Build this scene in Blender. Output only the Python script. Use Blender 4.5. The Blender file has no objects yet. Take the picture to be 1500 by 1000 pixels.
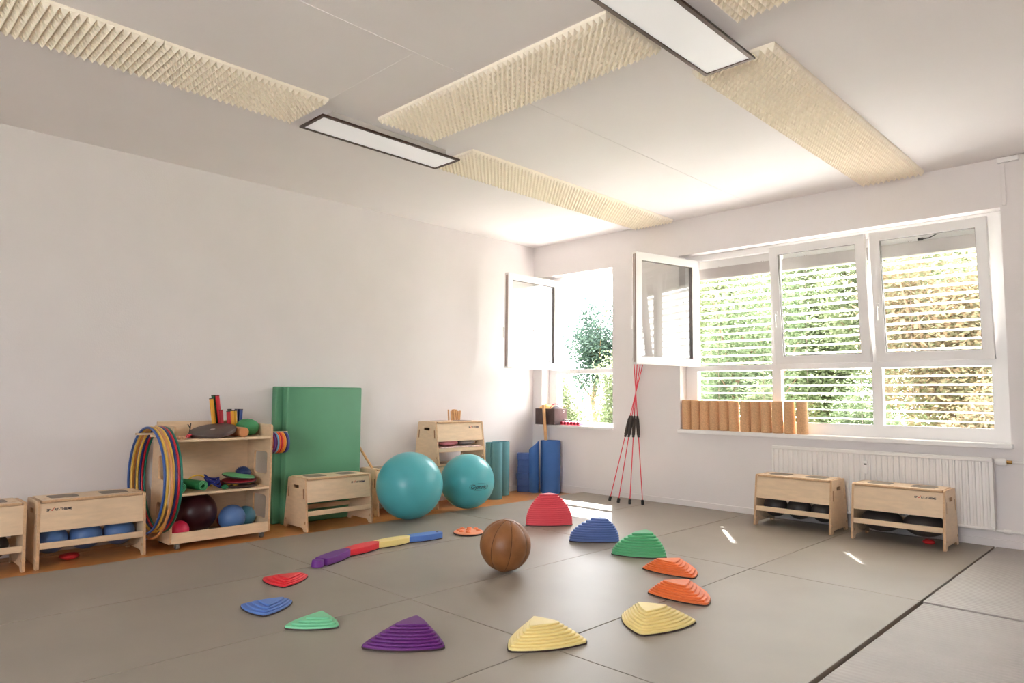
import bpy, bmesh, math, random
from mathutils import Matrix, Vector, Euler
random.seed(7)
PI = math.pi
S = bpy.context.scene
COL = S.collection

# ------------------------------------------------------------------ camera
cd = bpy.data.cameras.new('camera'); cam = bpy.data.objects.new('camera', cd); COL.objects.link(cam)
cd.sensor_width = 36.0; cd.lens = 1014.53 / 1500 * 36.0; cd.clip_start = 0.05; cd.clip_end = 300
_yaw, _pitch, _roll = math.radians(-44.396), math.radians(4.463), math.radians(0.519)
_f = Vector((math.sin(_yaw) * math.cos(_pitch), math.cos(_yaw) * math.cos(_pitch), math.sin(_pitch)))
_r = Vector((math.cos(_yaw), -math.sin(_yaw), 0)); _u = _r.cross(_f)
_c, _s = math.cos(_roll), math.sin(_roll)
_R, _U = _c * _r + _s * _u, -_s * _r + _c * _u
cam.matrix_world = Matrix(((_R.x, _U.x, -_f.x, 0), (_R.y, _U.y, -_f.y, 0), (_R.z, _U.z, -_f.z, 1.112), (0, 0, 0, 1)))
S.camera = cam

# ------------------------------------------------------------------ world, sun, exposure
w = bpy.data.worlds.new('sky'); S.world = w; w.use_nodes = True
bg = w.node_tree.nodes['Background']; bg.inputs[0].default_value = (0.95, 0.965, 1.0, 1); bg.inputs[1].default_value = 10.0
sd = bpy.data.lights.new('sun', 'SUN'); sun = bpy.data.objects.new('sun', sd); COL.objects.link(sun)
sd.energy = 30.0; sd.angle = math.radians(0.6); sd.color = (1.0, 0.97, 0.94)
sun.location = (-8, 14, 14)
sun.rotation_euler = Vector((0.58, -0.815, -1.085)).to_track_quat('-Z', 'Y').to_euler()
def portal(name, loc, rot, sx, sz):
    l = bpy.data.lights.new(name, 'AREA'); l.shape = 'RECTANGLE'; l.size = sx; l.size_y = sz
    l.cycles.is_portal = True
    o = bpy.data.objects.new(name, l); COL.objects.link(o); o.location = loc; o.rotation_euler = rot
portal('window_daylight', (-2.42, 6.9, 1.7), (-PI / 2, 0, 0), 2.9, 1.9)
portal('window_daylight', (-5.24, 6.9, 1.7), (-PI / 2, 0, 0), 1.1, 1.9)
portal('window_daylight', (-0.8, -3.55, 1.65), (PI / 2, 0, 0), 3.3, 1.8)  # sky portal for the added window behind the camera
S.view_settings.view_transform = 'Standard'; S.view_settings.look = 'None'
S.view_settings.exposure = 0.70; S.view_settings.gamma = 1.0; S.view_settings.use_curve_mapping = False
S.cycles.max_bounces = 14; S.cycles.diffuse_bounces = 8; S.cycles.transparent_max_bounces = 24
S.cycles.sample_clamp_indirect = 12.0

# ------------------------------------------------------------------ materials
def lin(c):
    return tuple((x / 12.92 if x <= 0.04045 else ((x + 0.055) / 1.055) ** 2.4) for x in (v / 255 for v in c))
MATS = {}
def mat(name, rgb, rough=0.5, var=0.06, scale=8.0, bump=0.0, bscale=60.0, metal=0.0, stretch=None, sub=0.0, coat=0.0, spec=0.5, spots=None):
    """procedural principled material: colour broken up by noise, optional bump"""
    if name in MATS: return MATS[name]
    m = bpy.data.materials.new(name); m.use_nodes = True; MATS[name] = m
    nt = m.node_tree; N = nt.nodes; L = nt.links; b = N['Principled BSDF']
    c = lin(rgb)
    tc = N.new('ShaderNodeTexCoord'); mp = N.new('ShaderNodeMapping'); L.new(tc.outputs['Object'], mp.inputs[0])
    if stretch: mp.inputs['Scale'].default_value = stretch
    nz = N.new('ShaderNodeTexNoise'); nz.inputs['Scale'].default_value = scale; nz.inputs['Detail'].default_value = 5
    L.new(mp.outputs[0], nz.inputs['Vector'])
    mx = N.new('ShaderNodeMix'); mx.data_type = 'RGBA'
    mx.inputs[6].default_value = (*[max(0, v * (1 - var)) for v in c], 1); mx.inputs[7].default_value = (*[min(1, v * (1 + var)) for v in c], 1)
    rp = N.new('ShaderNodeMapRange'); rp.inputs[1].default_value = 0.3; rp.inputs[2].default_value = 0.7
    L.new(nz.outputs['Fac'], rp.inputs[0]); L.new(rp.outputs[0], mx.inputs[0])
    L.new(mx.outputs[2], b.inputs['Base Color'])
    b.inputs['Roughness'].default_value = rough; b.inputs['Metallic'].default_value = metal
    b.inputs['Specular IOR Level'].default_value = spec
    if coat: b.inputs['Coat Weight'].default_value = coat
    if bump:
        n2 = N.new('ShaderNodeTexNoise'); n2.inputs['Scale'].default_value = bscale; n2.inputs['Detail'].default_value = 3
        L.new(tc.outputs['Object'], n2.inputs['Vector'])
        bp = N.new('ShaderNodeBump'); bp.inputs['Strength'].default_value = bump; bp.inputs['Distance'].default_value = 0.004
        L.new(n2.outputs['Fac'], bp.inputs['Height']); L.new(bp.outputs[0], b.inputs['Normal'])
    return m
def glass_mat(name, tint=(1, 1, 1), refl=1.0, rough=0.0, graze=0.9):
    m = bpy.data.materials.new(name); m.use_nodes = True; MATS[name] = m
    nt = m.node_tree; N = nt.nodes; L = nt.links; N.remove(N['Principled BSDF'])
    t = N.new('ShaderNodeBsdfTransparent'); t.inputs[0].default_value = (*tint, 1)
    g = N.new('ShaderNodeBsdfGlossy'); g.inputs['Roughness'].default_value = rough
    fr = N.new('ShaderNodeLayerWeight'); fr.inputs[0].default_value = 0.5
    pw = N.new('ShaderNodeMath'); pw.operation = 'POWER'; pw.inputs[1].default_value = 5.0; L.new(fr.outputs['Facing'], pw.inputs[0])
    k = N.new('ShaderNodeMath'); k.operation = 'MULTIPLY_ADD'; k.inputs[1].default_value = graze; k.inputs[2].default_value = 0.04 * refl; k.use_clamp = True
    L.new(pw.outputs[0], k.inputs[0])
    mx = N.new('ShaderNodeMixShader'); L.new(k.outputs[0], mx.inputs[0]); L.new(t.outputs[0], mx.inputs[1]); L.new(g.outputs[0], mx.inputs[2])
    L.new(mx.outputs[0], N['Material Output'].inputs[0]); return m
def leaf_mat(name, a, b_, tr=0.45):
    m = bpy.data.materials.new(name); m.use_nodes = True; MATS[name] = m
    nt = m.node_tree; N = nt.nodes; L = nt.links; N.remove(N['Principled BSDF'])
    ge = N.new('ShaderNodeNewGeometry')
    mx = N.new('ShaderNodeMix'); mx.data_type = 'RGBA'; mx.inputs[6].default_value = (*lin(a), 1); mx.inputs[7].default_value = (*lin(b_), 1)
    L.new(ge.outputs['Random Per Island'], mx.inputs[0])
    d = N.new('ShaderNodeBsdfDiffuse'); t = N.new('ShaderNodeBsdfTranslucent'); ms = N.new('ShaderNodeMixShader'); ms.inputs[0].default_value = tr
    L.new(mx.outputs[2], d.inputs[0]); L.new(mx.outputs[2], t.inputs[0]); L.new(d.outputs[0], ms.inputs[1]); L.new(t.outputs[0], ms.inputs[2])
    L.new(ms.outputs[0], N['Material Output'].inputs[0]); return m
def ribbed_mat(name, rgb, rough):
    m = mat(name, rgb, rough, var=0.05, scale=5)
    nt = m.node_tree; N = nt.nodes; L = nt.links; b = N['Principled BSDF']
    tc = N.new('ShaderNodeTexCoord'); wv = N.new('ShaderNodeTexWave'); wv.bands_direction = 'Y'; wv.inputs['Scale'].default_value = 9.0
    wv.inputs['Distortion'].default_value = 0.0
    L.new(tc.outputs['Object'], wv.inputs['Vector'])
    bp = N.new('ShaderNodeBump'); bp.inputs['Strength'].default_value = 0.45; bp.inputs['Distance'].default_value = 0.003
    L.new(wv.outputs['Fac'], bp.inputs['Height']); L.new(bp.outputs[0], b.inputs['Normal'])
    return m

M_wall = mat('wall_paint', (229, 224, 224), 0.85, var=0.015, scale=3, bump=0.25, bscale=90, spec=0.25)
M_ceil = mat('ceiling_paint', (241, 237, 237), 0.9, var=0.012, scale=2, bump=0.12, bscale=70, spec=0.2)
M_wood = mat('plywood', (228, 201, 168), 0.42, var=0.06, scale=5, stretch=(2.0, 2.0, 9.0), bump=0.04, bscale=120)
M_ply_edge = mat('plywood_edge', (206, 168, 130), 0.5, var=0.12, scale=60)
M_tenon = mat('tenon_end', (150, 108, 74), 0.6, var=0.15, scale=60)
M_floor = mat('parquet', (190, 128, 70), 0.3, var=0.14, scale=7, stretch=(9.0, 0.8, 1.0))
M_mat = mat('judo_mat_vinyl', (148, 140, 129), 0.44, var=0.05, scale=2.2, bump=0.10, bscale=260, spec=0.38)
M_rib = ribbed_mat('ribbed_mat_vinyl', (166, 160, 156), 0.5)
M_mat_edge = mat('mat_edge_foam', (190, 160, 130), 0.8)
M_white = mat('window_plastic', (238, 236, 236), 0.3, var=0.01)
M_slat = mat('blind_slat_paint', (232, 230, 228), 0.45, var=0.02)
M_blindbox = mat('blind_box_metal', (176, 168, 166), 0.5, var=0.04)
M_radi = mat('radiator_enamel', (236, 233, 231), 0.35, var=0.01)
M_grey_pad = mat('grey_pad', (140, 128, 116), 0.7, var=0.05, bump=0.2, bscale=300)
M_foam = mat('acoustic_foam', (252, 244, 228), 0.95, var=0.015, scale=12, spec=0.1)
M_bronze = mat('bronze_frame', (78, 58, 52), 0.35, metal=0.6, var=0.05)
M_diff = mat('lamp_diffuser', (240, 239, 240), 0.4, var=0.005)
_b = M_diff.node_tree.nodes['Principled BSDF']; _b.inputs['Emission Color'].default_value = (1, 1, 1, 1); _b.inputs['Emission Strength'].default_value = 0.14
M_black = mat('black_rubber', (34, 30, 29), 0.6, var=0.1)
M_steel = mat('steel', (190, 190, 190), 0.3, metal=0.9)
M_darkgap = mat('dark_inside', (60, 45, 32), 0.8)
G_pane = glass_mat('window_glass', (0.97, 0.985, 0.98), 1.0)
G_pane_open = glass_mat('casement_glass', (0.93, 0.94, 0.935), 1.6, 0.0, 0.45)
G_film = glass_mat('clear_film', (0.86, 0.88, 0.9), 1.6, 0.08)

# ------------------------------------------------------------------ mesh helpers
class B:
    def __init__(s): s.v = []; s.f = []
    def add(s, vs, fs, mx=None):
        n = len(s.v)
        s.v += [tuple(mx @ Vector(p)) if mx is not None else tuple(p) for p in vs]
        s.f += [tuple(i + n for i in f) for f in fs]; return s
    def box(s, x0, x1, y0, y1, z0, z1, mx=None):
        return s.add([(x0, y0, z0), (x1, y0, z0), (x1, y1, z0), (x0, y1, z0), (x0, y0, z1), (x1, y0, z1), (x1, y1, z1), (x0, y1, z1)],
                     [(0, 3, 2, 1), (4, 5, 6, 7), (0, 1, 5, 4), (1, 2, 6, 5), (2, 3, 7, 6), (3, 0, 4, 7)], mx)
    def cyl(s, p0, p1, r0, r1=None, n=16, caps=True):
        r1 = r0 if r1 is None else r1
        p0, p1 = Vector(p0), Vector(p1); q = (p1 - p0).to_track_quat('Z', 'Y'); ex, ey = q @ Vector((1, 0, 0)), q @ Vector((0, 1, 0))
        vs = []
        for p, r in ((p0, r0), (p1, r1)):
            for i in range(n):
                a = 2 * PI * i / n; vs.append(p + ex * (r * math.cos(a)) + ey * (r * math.sin(a)))
        fs = [(i, (i + 1) % n, n + (i + 1) % n, n + i) for i in range(n)]
        if caps: fs += [tuple(range(n - 1, -1, -1)), tuple(range(n, 2 * n))]
        return s.add(vs, fs)
    def lathe(s, prof, n=32, mx=None):
        vs = []; fs = []
        for r, z in prof:
            for i in range(n):
                a = 2 * PI * i / n; vs.append((r * math.cos(a), r * math.sin(a), z))
        for k in range(len(prof) - 1):
            for i in range(n):
                j = (i + 1) % n; fs.append((k * n + i, k * n + j, (k + 1) * n + j, (k + 1) * n + i))
        if prof[0][0] > 1e-6: fs.append(tuple(range(n - 1, -1, -1)))
        if prof[-1][0] > 1e-6: fs.append(tuple((len(prof) - 1) * n + i for i in range(n)))
        return s.add(vs, fs, mx)
    def sphere(s, c, r, n=32, m=16, sc=(1, 1, 1)):
        prof = [(max(1e-5, r * math.sin(PI * k / m)), -r * math.cos(PI * k / m)) for k in range(m + 1)]
        return s.lathe(prof, n, Matrix.Translation(c) @ Matrix.Diagonal((*sc, 1)))
    def tube(s, pts, r, n=8, closed=False):
        pts = [Vector(p) for p in pts]; m = len(pts); vs = []; fs = []
        up = None
        for i, p in enumerate(pts):
            if closed: t = (pts[(i + 1) % m] - pts[i - 1]).normalized()
            else: t = (pts[min(i + 1, m - 1)] - pts[max(i - 1, 0)]).normalized()
            if up is None:
                up = Vector((0, 0, 1)) if abs(t.z) < 0.9 else Vector((1, 0, 0))
            ex = (up - t * up.dot(t)).normalized(); ey = t.cross(ex); up = ex
            for k in range(n):
                a = 2 * PI * k / n; vs.append(p + ex * (r * math.cos(a)) + ey * (r * math.sin(a)))
        for i in range(m if closed else m - 1):
            j = (i + 1) % m
            for k in range(n):
                l = (k + 1) % n; fs.append((i * n + k, i * n + l, j * n + l, j * n + k))
        if not closed: fs += [tuple(range(n - 1, -1, -1)), tuple((m - 1) * n + k for k in range(n))]
        return s.add(vs, fs)
    def prism(s, poly, z0, z1, mx=None):
        n = len(poly)
        return s.add([(x, y, z0) for x, y in poly] + [(x, y, z1) for x, y in poly],
                     [tuple(range(n - 1, -1, -1)), tuple(range(n, 2 * n))] + [(i, (i + 1) % n, n + (i + 1) % n, n + i) for i in range(n)], mx)
    def mesh(s, name, m=None, smooth=False, off=None):
        me = bpy.data.meshes.new(name)
        vs = s.v if off is None else [(p[0] - off[0], p[1] - off[1], p[2] - off[2]) for p in s.v]
        me.from_pydata(vs, [], s.f)
        bm = bmesh.new(); bm.from_mesh(me); bmesh.ops.recalc_face_normals(bm, faces=bm.faces); bm.to_mesh(me); bm.free()
        if m: me.materials.append(m)
        if smooth: smooth_mesh(me, smooth)
        return me
def smooth_mesh(me, ang=40):
    ang = 40 if ang is True else ang
    me.polygons.foreach_set('use_smooth', [True] * len(me.polygons))
    me.set_sharp_from_angle(angle=math.radians(ang))
def bevel_mesh(me, wd, seg=2):
    bm = bmesh.new(); bm.from_mesh(me)
    es = [e for e in bm.edges if e.is_manifold and e.calc_face_angle(0) > 0.6]
    bmesh.ops.bevel(bm, geom=es, offset=wd, segments=seg, affect='EDGES', profile=0.5, clamp_overlap=True)
    bm.to_mesh(me); bm.free(); return me
def wloc(o):
    v = Vector((0, 0, 0))
    while o: v += Vector(o.location); o = o.parent
    return v
def put(name, me, parent=None, loc=None, rot=None):
    o = bpy.data.objects.new(name, me); COL.objects.link(o)
    if parent: o.parent = parent
    if loc is not None: o.location = loc
    if rot is not None: o.rotation_euler = rot
    return o
def obj(name, b, m, parent=None, loc=None, smooth=False, bev=0, local=False, rot=None, seg=2):
    """b in world coordinates (or local=True: relative to the parent)"""
    off = Vector((0, 0, 0))
    if parent and not local: off = wloc(parent)
    if loc is not None and not parent: off = Vector(loc)
    me = b.mesh(name, m, False, off)
    if bev: bevel_mesh(me, bev, seg)
    if smooth: smooth_mesh(me, smooth)
    return put(name, me, parent, loc if not parent else None, rot)
def tag(o, label, cat, group=None, kind=None):
    o['label'] = label; o['category'] = cat
    if group: o['group'] = group
    if kind: o['kind'] = kind
    return o
def root(name, label, cat, loc, rz=0, group=None):
    o = bpy.data.objects.new(name, None); COL.objects.link(o); o.location = loc; o.rotation_euler = (0, 0, rz)
    o.empty_display_size = 0.1
    return tag(o, label, cat, group)
def struct(o): o['kind'] = 'structure'; return o
def rpoly(pts, r, n=4):
    out = []
    for i, p in enumerate(pts):
        p = Vector(p); a = (Vector(pts[i - 1]) - p); c = (Vector(pts[(i + 1) % len(pts)]) - p)
        rr = r[i] if isinstance(r, (list, tuple)) else r
        d = min(rr, a.length * 0.45, c.length * 0.45)
        p0, p1 = p + a.normalized() * d, p + c.normalized() * d
        for k in range(n + 1):
            t = k / n; q = p0 * (1 - t) ** 2 + p * 2 * t * (1 - t) + p1 * t * t; out.append((q.x, q.y))
    return out
def circ(cx, cy, r, n=14): return [(cx + r * math.cos(2 * PI * i / n), cy + r * math.sin(2 * PI * i / n)) for i in range(n)]
def from_curve(cu, mx, m, medge=None):
    ob = bpy.data.objects.new('tmp', cu); COL.objects.link(ob)
    dg = bpy.context.evaluated_depsgraph_get(); dg.update()
    me = bpy.data.meshes.new_from_object(ob.evaluated_get(dg)); bpy.data.objects.remove(ob); bpy.data.curves.remove(cu)
    me.materials.clear(); me.materials.append(m)
    if medge:
        me.materials.append(medge)
        for p in me.polygons: p.material_index = 1 if abs(p.normal.z) < .5 else 0
    else:
        for p in me.polygons: p.material_index = 0
    me.transform(mx)
    bm = bmesh.new(); bm.from_mesh(me); bmesh.ops.remove_doubles(bm, verts=bm.verts, dist=1e-6); bmesh.ops.recalc_face_normals(bm, faces=bm.faces); bm.to_mesh(me); bm.free()
    return me
def plate(outline, holes, t, m, mx=Matrix(), bev=0.0015, medge=None):
    cu = bpy.data.curves.new('plate', 'CURVE'); cu.dimensions = '2D'; cu.fill_mode = 'BOTH'
    cu.extrude = t / 2 - bev; cu.bevel_depth = bev; cu.offset = -bev; cu.bevel_resolution = 1
    for lp in [outline] + list(holes):
        sp = cu.splines.new('POLY'); sp.points.add(len(lp) - 1)
        for i, p in enumerate(lp): sp.points[i].co = (p[0], p[1], 0, 1)
        sp.use_cyclic_u = True
    return from_curve(cu, mx, m, medge)
def text_mesh(s, size, m, mx, bold=0.0, shear=0.0, ext=0.0006, space=1.0):
    cu = bpy.data.curves.new('lettering', 'FONT'); cu.body = s; cu.size = size; cu.offset = bold; cu.shear = shear
    cu.extrude = ext; cu.space_character = space; cu.align_x = 'LEFT'
    return from_curve(cu, mx, m)
def join_mesh(ms):
    bm = bmesh.new(); mats = []
    for me in ms:
        n = len(bm.faces); bm.from_mesh(me); bm.faces.ensure_lookup_table()
        mats.append(me.materials[0])
        for f in bm.faces[n:]: f.material_index = len(mats) - 1
    out = bpy.data.meshes.new('lettering'); bm.to_mesh(out); bm.free()
    for q in mats: out.materials.append(q)
    return out
XZ = Matrix(((1, 0, 0, 0), (0, 0, -1, 0), (0, 1, 0, 0), (0, 0, 0, 1)))      # plate xy -> world x,z (thickness along y)
YZ = Matrix(((0, 0, 1, 0), (1, 0, 0, 0), (0, 1, 0, 0), (0, 0, 0, 1)))       # plate xy -> world y,z (thickness along x)

# ================================================================== SETTING
XL, YW, ZC, ZF = -5.935, 6.45, 3.0, -0.04
XR, YB = 2.6, -3.2
fl = struct(obj('floor', B().box(XL - .3, XR + .3, YB - .3, YW + .35, ZF - .15, ZF), M_floor))
ceil = struct(obj('ceiling', B().box(XL - .3, XR + .3, YB - .3, YW + .4, ZC, ZC + .25), M_ceil))
for x, y0, y1 in ((-2.99, -1.0, 6.43),):
    obj('panel_joint', B().box(x - .011, x + .011, y0, y1, ZC - .003, ZC + .001), M_ceil, ceil)
obj('panel_joint', B().box(-3.9, -2.99, 2.255, 2.263, ZC - .0015, ZC + .001), M_ceil, ceil)
struct(obj('wall_left', B().box(XL - .3, XL, YB - .3, YW + .4, ZF, ZC), M_wall))
def wall_with_holes(name, x0, x1, z0, z1, y0, y1, holes, swap=False):
    """a wall as strips around its openings; holes: (xa, xb, za, zb) sorted in x"""
    b = B(); x = x0
    for xa, xb, za, zb in holes:
        b.box(x, xa, y0, y1, z0, z1); b.box(xa, xb, y0, y1, z0, za); b.box(xa, xb, y0, y1, zb, z1); x = xb
    b.box(x, x1, y0, y1, z0, z1)
    if swap: b.v = [(p[1], p[0], p[2]) for p in b.v]
    return struct(obj(name, b, M_wall))
W1 = (-5.785, -4.705, 0.735, 2.60)
W2 = (-3.838, -0.995, 0.74, 2.612)
wall_with_holes('wall_window', XL, XR + .3, ZF, ZC, YW, YW + .4, [W1, W2])
WFILL = (-2.4, 0.8, 0.8, 2.5)
wall_with_holes('wall_back', XL, XR + .3, ZF, ZC, YB - .3, YB, [WFILL])
struct(obj('wall_right', B().box(XR, XR + .3, YB - .3, YW + .4, ZF, ZC), M_wall))
struct(obj('baseboard_window', B().box(XL, XR, YW - .014, YW, ZF, 0.055), M_wall, bev=0.004))
struct(obj('baseboard_left', B().box(XL, XL + .012, YB, YW - .014, ZF, 0.03), M_wall, bev=0.003))
# unseen overhang added above the windows to bound the sun patch
tag(struct(obj('sun_blocker', B().box(XL - 1.5, 3, YW + .4, 7.25, 2.86, 3.02), M_wall)), 'added unseen canopy above the windows outside', 'sun_blocker')
# ---- floor mats: a grid of 1 m x 2 m mats laid on the parquet
def mat_tile(x0, x1, y0, y1, z1, m):
    g = 0.0022
    b = B().box(x0 + g, x1 - g, y0 + g, y1 - g, ZF + .0005, z1)
    o = obj('floor_mat', b, m, fl, bev=0.003); return o
XS = [-5.118, -4.118, -3.108, -2.115, -1.126]; YS = [-3.15, -1.62, 0.385, 2.392, 4.402, 6.432]
for i in range(4):
    for j in range(5): mat_tile(XS[i], XS[i + 1], YS[j], YS[j + 1], random.uniform(-.0008, 0.0), M_mat)
XS2 = [-1.118, -0.118, 0.882, 1.882]
for i in range(3):
    for j in range(5): mat_tile(XS2[i] + (0.004 if j < 4 and i == 0 else 0), XS2[i + 1], YS[j], YS[j + 1], -.001 if j == 4 else -.008, M_rib)

# ================================================================== WINDOWS
YF = 6.58
def sash(win, name, w_, h_, mx, handle_side=None, glass=G_pane, fw=.078, hz=None):
    """a casement: local x along the width (0..w), z up (0..h), y = depth (0 front .. .06)"""
    o = plate([(0, 0), (w_, 0), (w_, h_), (0, h_)], [[(fw, fw), (w_ - fw, fw), (w_ - fw, h_ - fw), (fw, h_ - fw)]], .06, M_white, Matrix.Translation((0, .03, 0)) @ XZ, .004)
    s_ = put(name, o, win); s_.matrix_local = Matrix.Translation(-wloc(win)) @ mx
    obj('pane', B().box(fw - .005, w_ - fw + .005, .028, .034, fw - .005, h_ - fw + .005), glass, s_, local=True)
    gk = B()
    for a in ((fw - .001, fw + .004, fw, h_ - fw), (w_ - fw - .004, w_ - fw + .001, fw, h_ - fw)): gk.box(a[0], a[1], .012, .05, a[2], a[3])
    gk.box(fw, w_ - fw, .012, .05, h_ - fw - .004, h_ - fw + .001); gk.box(fw, w_ - fw, .012, .05, fw - .001, fw + .003)
    obj('gasket', gk, mat('gasket', (120, 112, 112), .6), s_, local=True)
    if handle_side is not None:
        hx = .038 if handle_side == 0 else w_ - .038
        hz = h_ * .42
        hb = B().box(hx - .014, hx + .014, -.01, 0, hz - .035, hz + .035); hb.cyl((hx, -.045, hz), (hx, 0, hz), .009, n=10); hb.box(hx - .01, hx + .01, -.055, -.037, hz - .115, hz + .012)
        obj('handle', hb, M_white, s_, local=True, bev=.002)
    return s_
# --- window 2: three bays
win2 = struct(put('window_2', plate([(W2[0], .778), (W2[1], .778), (W2[1], W2[3]), (W2[0], W2[3])],
    [[(-3.708, .885), (-2.903, .885), (-2.903, 1.385), (-3.708, 1.385)], [(-2.816, .885), (-2.004, .885), (-2.004, 1.385), (-2.816, 1.385)], [(-1.921, .885), (-1.122, .885), (-1.122, 1.385), (-1.921, 1.385)],
     [(-3.708, 1.44), (-2.903, 1.44), (-2.903, 2.552), (-3.708, 2.552)], [(-2.816, 1.44), (-2.004, 1.44), (-2.004, 2.552), (-2.816, 2.552)], [(-1.921, 1.44), (-1.122, 1.44), (-1.122, 2.552), (-1.921, 2.552)]],
    .075, M_white, Matrix.Translation((0, YF + .0375, 0)) @ XZ, .004)))
win2['label'] = 'wide white six-pane window with outside blinds'
for a, b_ in ((-3.708, -2.903), (-2.816, -2.004), (-1.921, -1.122)):
    obj('pane', B().box(a - .003, b_ + .003, YF + .03, YF + .036, .882, 1.388), G_pane, win2)
obj('window_sill', B().box(W2[0] - .012, W2[1] + .015, YW - .045, YF + .01, .741, .78), M_white, win2, bev=.006)
tilt = math.radians(5.6)
for x0, x1 in ((-2.838, -1.985), (-1.943, -1.085)):
    sash(win2, 'casement', x1 - x0, 1.125, Matrix.Translation((x0, YF - .062, 1.432)) @ Matrix.Rotation(tilt, 4, 'X'), 0)
# left bay: casement swung into the room
ang = math.radians(103)
mx = Matrix(((math.cos(ang), math.sin(ang), 0, -3.735), (-math.sin(ang), math.cos(ang), 0, YF - .01), (0, 0, 1, 1.432), (0, 0, 0, 1)))
s1 = sash(win2, 'casement', .875, 1.122, mx, 1, G_pane_open)
obj('lock_rail', B().box(.8752, .8772, .018, .034, .02, 1.10).box(.8752, .8772, .042, .054, .02, 1.10), mat('lock_rail', (168, 148, 140), .4, metal=.5), s1, local=True)
# --- window 1: two panes
win1 = struct(put('window_1', plate([(W1[0], .762), (W1[1], .762), (W1[1], W1[3]), (W1[0], W1[3])],
    [[(-5.665, .80), (-4.80, .80), (-4.80, 1.385), (-5.665, 1.385)], [(-5.665, 1.44), (-4.80, 1.44), (-4.80, 2.545), (-5.665, 2.545)]],
    .075, M_white, Matrix.Translation((0, YF + .0375, 0)) @ XZ, .004)))
win1['label'] = 'narrow white two-pane window in the room corner'
obj('pane', B().box(-5.668, -4.797, YF + .03, YF + .036, .797, 1.388), G_pane, win1)
obj('window_sill', B().box(W1[0] - .01, W1[1] + .01, YW - .04, YF + .01, .735, .765), M_white, win1, bev=.006)
ang = math.radians(91)
mx = Matrix(((math.cos(ang), math.sin(ang), 0, -5.672), (-math.sin(ang), math.cos(ang), 0, YF - .005), (0, 0, 1, 1.432), (0, 0, 0, 1)))
s2 = sash(win1, 'casement', .895, 1.115, mx, 1, G_pane_open)
obj('lock_rail', B().box(.8952, .8972, .018, .034, .02, 1.09).box(.8952, .8972, .042, .054, .02, 1.09), MATS['lock_rail'], s2, local=True)
# --- unseen window added behind the camera to brighten the room
fill_win = struct(put('fill_window', plate([(WFILL[0], .8), (WFILL[1], .8), (WFILL[1], 2.5), (WFILL[0], 2.5)],
    [[(WFILL[0] + .08 + k * 1.58, .88), (WFILL[0] + 1.54 + k * 1.58, .88), (WFILL[0] + 1.54 + k * 1.58, 2.42), (WFILL[0] + .08 + k * 1.58, 2.42)] for k in range(2)],
    .075, M_white, Matrix.Translation((0, YB - .15, 0)) @ XZ, .004)))
for k in range(2): obj('pane', B().box(WFILL[0] + .077 + k * 1.58, WFILL[0] + 1.543 + k * 1.58, YB - .153, YB - .147, .877, 2.423), G_pane, fill_win)

# ---- outside blinds: one per bay of the wide window
def blind(x0, x1, label, zlow):
    t = root('outside_blind', label, 'blind', ((x0 + x1) / 2, 6.78, 0.76), group='outside blinds of the wide window')
    hw = (x1 - x0) / 2
    obj('blind_box', B().box(x0, x1, 6.725, 6.84, 2.375, 2.49), M_blindbox, t, bev=.004)
    obj('head_rail', B().box(x0, x1, 6.74, 6.83, 2.49, 2.611), M_slat, t, bev=.003)
    obj('bottom_rail', B().box(x0, x1, 6.745, 6.815, zlow - .012, zlow + .008), M_slat, t, bev=.003)
    prof = [(-.04 + .08 * k / 6, .0065 * (1 - (2 * k / 6 - 1) ** 2)) for k in range(7)]
    vs = []; 
    for sx in (-hw, hw):
        for y, z in prof: vs.append((sx, y, z))
        for y, z in reversed(prof): vs.append((sx, y, z - .0025))
    n = 14
    sb = B().add(vs, [(i, (i + 1) % n, n + (i + 1) % n, n + i) for i in range(n)] + [tuple(range(n)), tuple(range(2 * n - 1, n - 1, -1))])
    sm = sb.mesh('slat', M_slat, 50)
    z = zlow + .05
    while z < 2.35:
        put('slat', sm, t, (0, 0, z - .76), (math.radians(random.uniform(-7.0, -4.5)), 0, 0)); z += .0775
    cm = mat('blind_cord', (150, 128, 122), .7)
    for f in (.24, .78):
        xx = x0 + (x1 - x0) * f
        obj('ladder_cord', B().cyl((xx, 6.738, zlow), (xx, 6.738, 2.5), .0022, n=6).cyl((xx + .02, 6.738, 2.36), (xx + .02, 6.738, 2.5), .0022, n=6), cm, t)
    return t
blind(-3.765, -2.862, 'white slatted outside blind behind the bay with the swung-open casement', .80)
blind(-2.838, -1.9465, 'white slatted outside blind behind the middle tilted casement', .80)
bl3 = blind(-1.9455, -1.0, 'white slatted outside blind behind the right tilted casement with wiring', .80)
obj('cable', B().tube([(-1.62, 6.72, 2.50), (-1.55, 6.71, 2.50), (-1.45, 6.71, 2.545), (-1.3, 6.71, 2.555), (-1.22, 6.71, 2.53), (-1.16, 6.71, 2.53)], .005, 6), M_black, bl3)
for a, c, r in (((-1.17, 6.715, 2.53), (-1.13, 6.715, 2.53), .02), ((-1.08, 6.715, 2.535), (-1.04, 6.715, 2.535), .02), ((-1.64, 6.72, 2.5), (-1.60, 6.72, 2.5), .012)):
    obj('plug', B().cyl(a, c, r, n=12), M_black, bl3)
obj('plug_ring', B().cyl((-1.13, 6.715, 2.531), (-1.08, 6.715, 2.534), .018, n=12), mat('orange_plastic', (232, 120, 60), .5), bl3)

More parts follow.
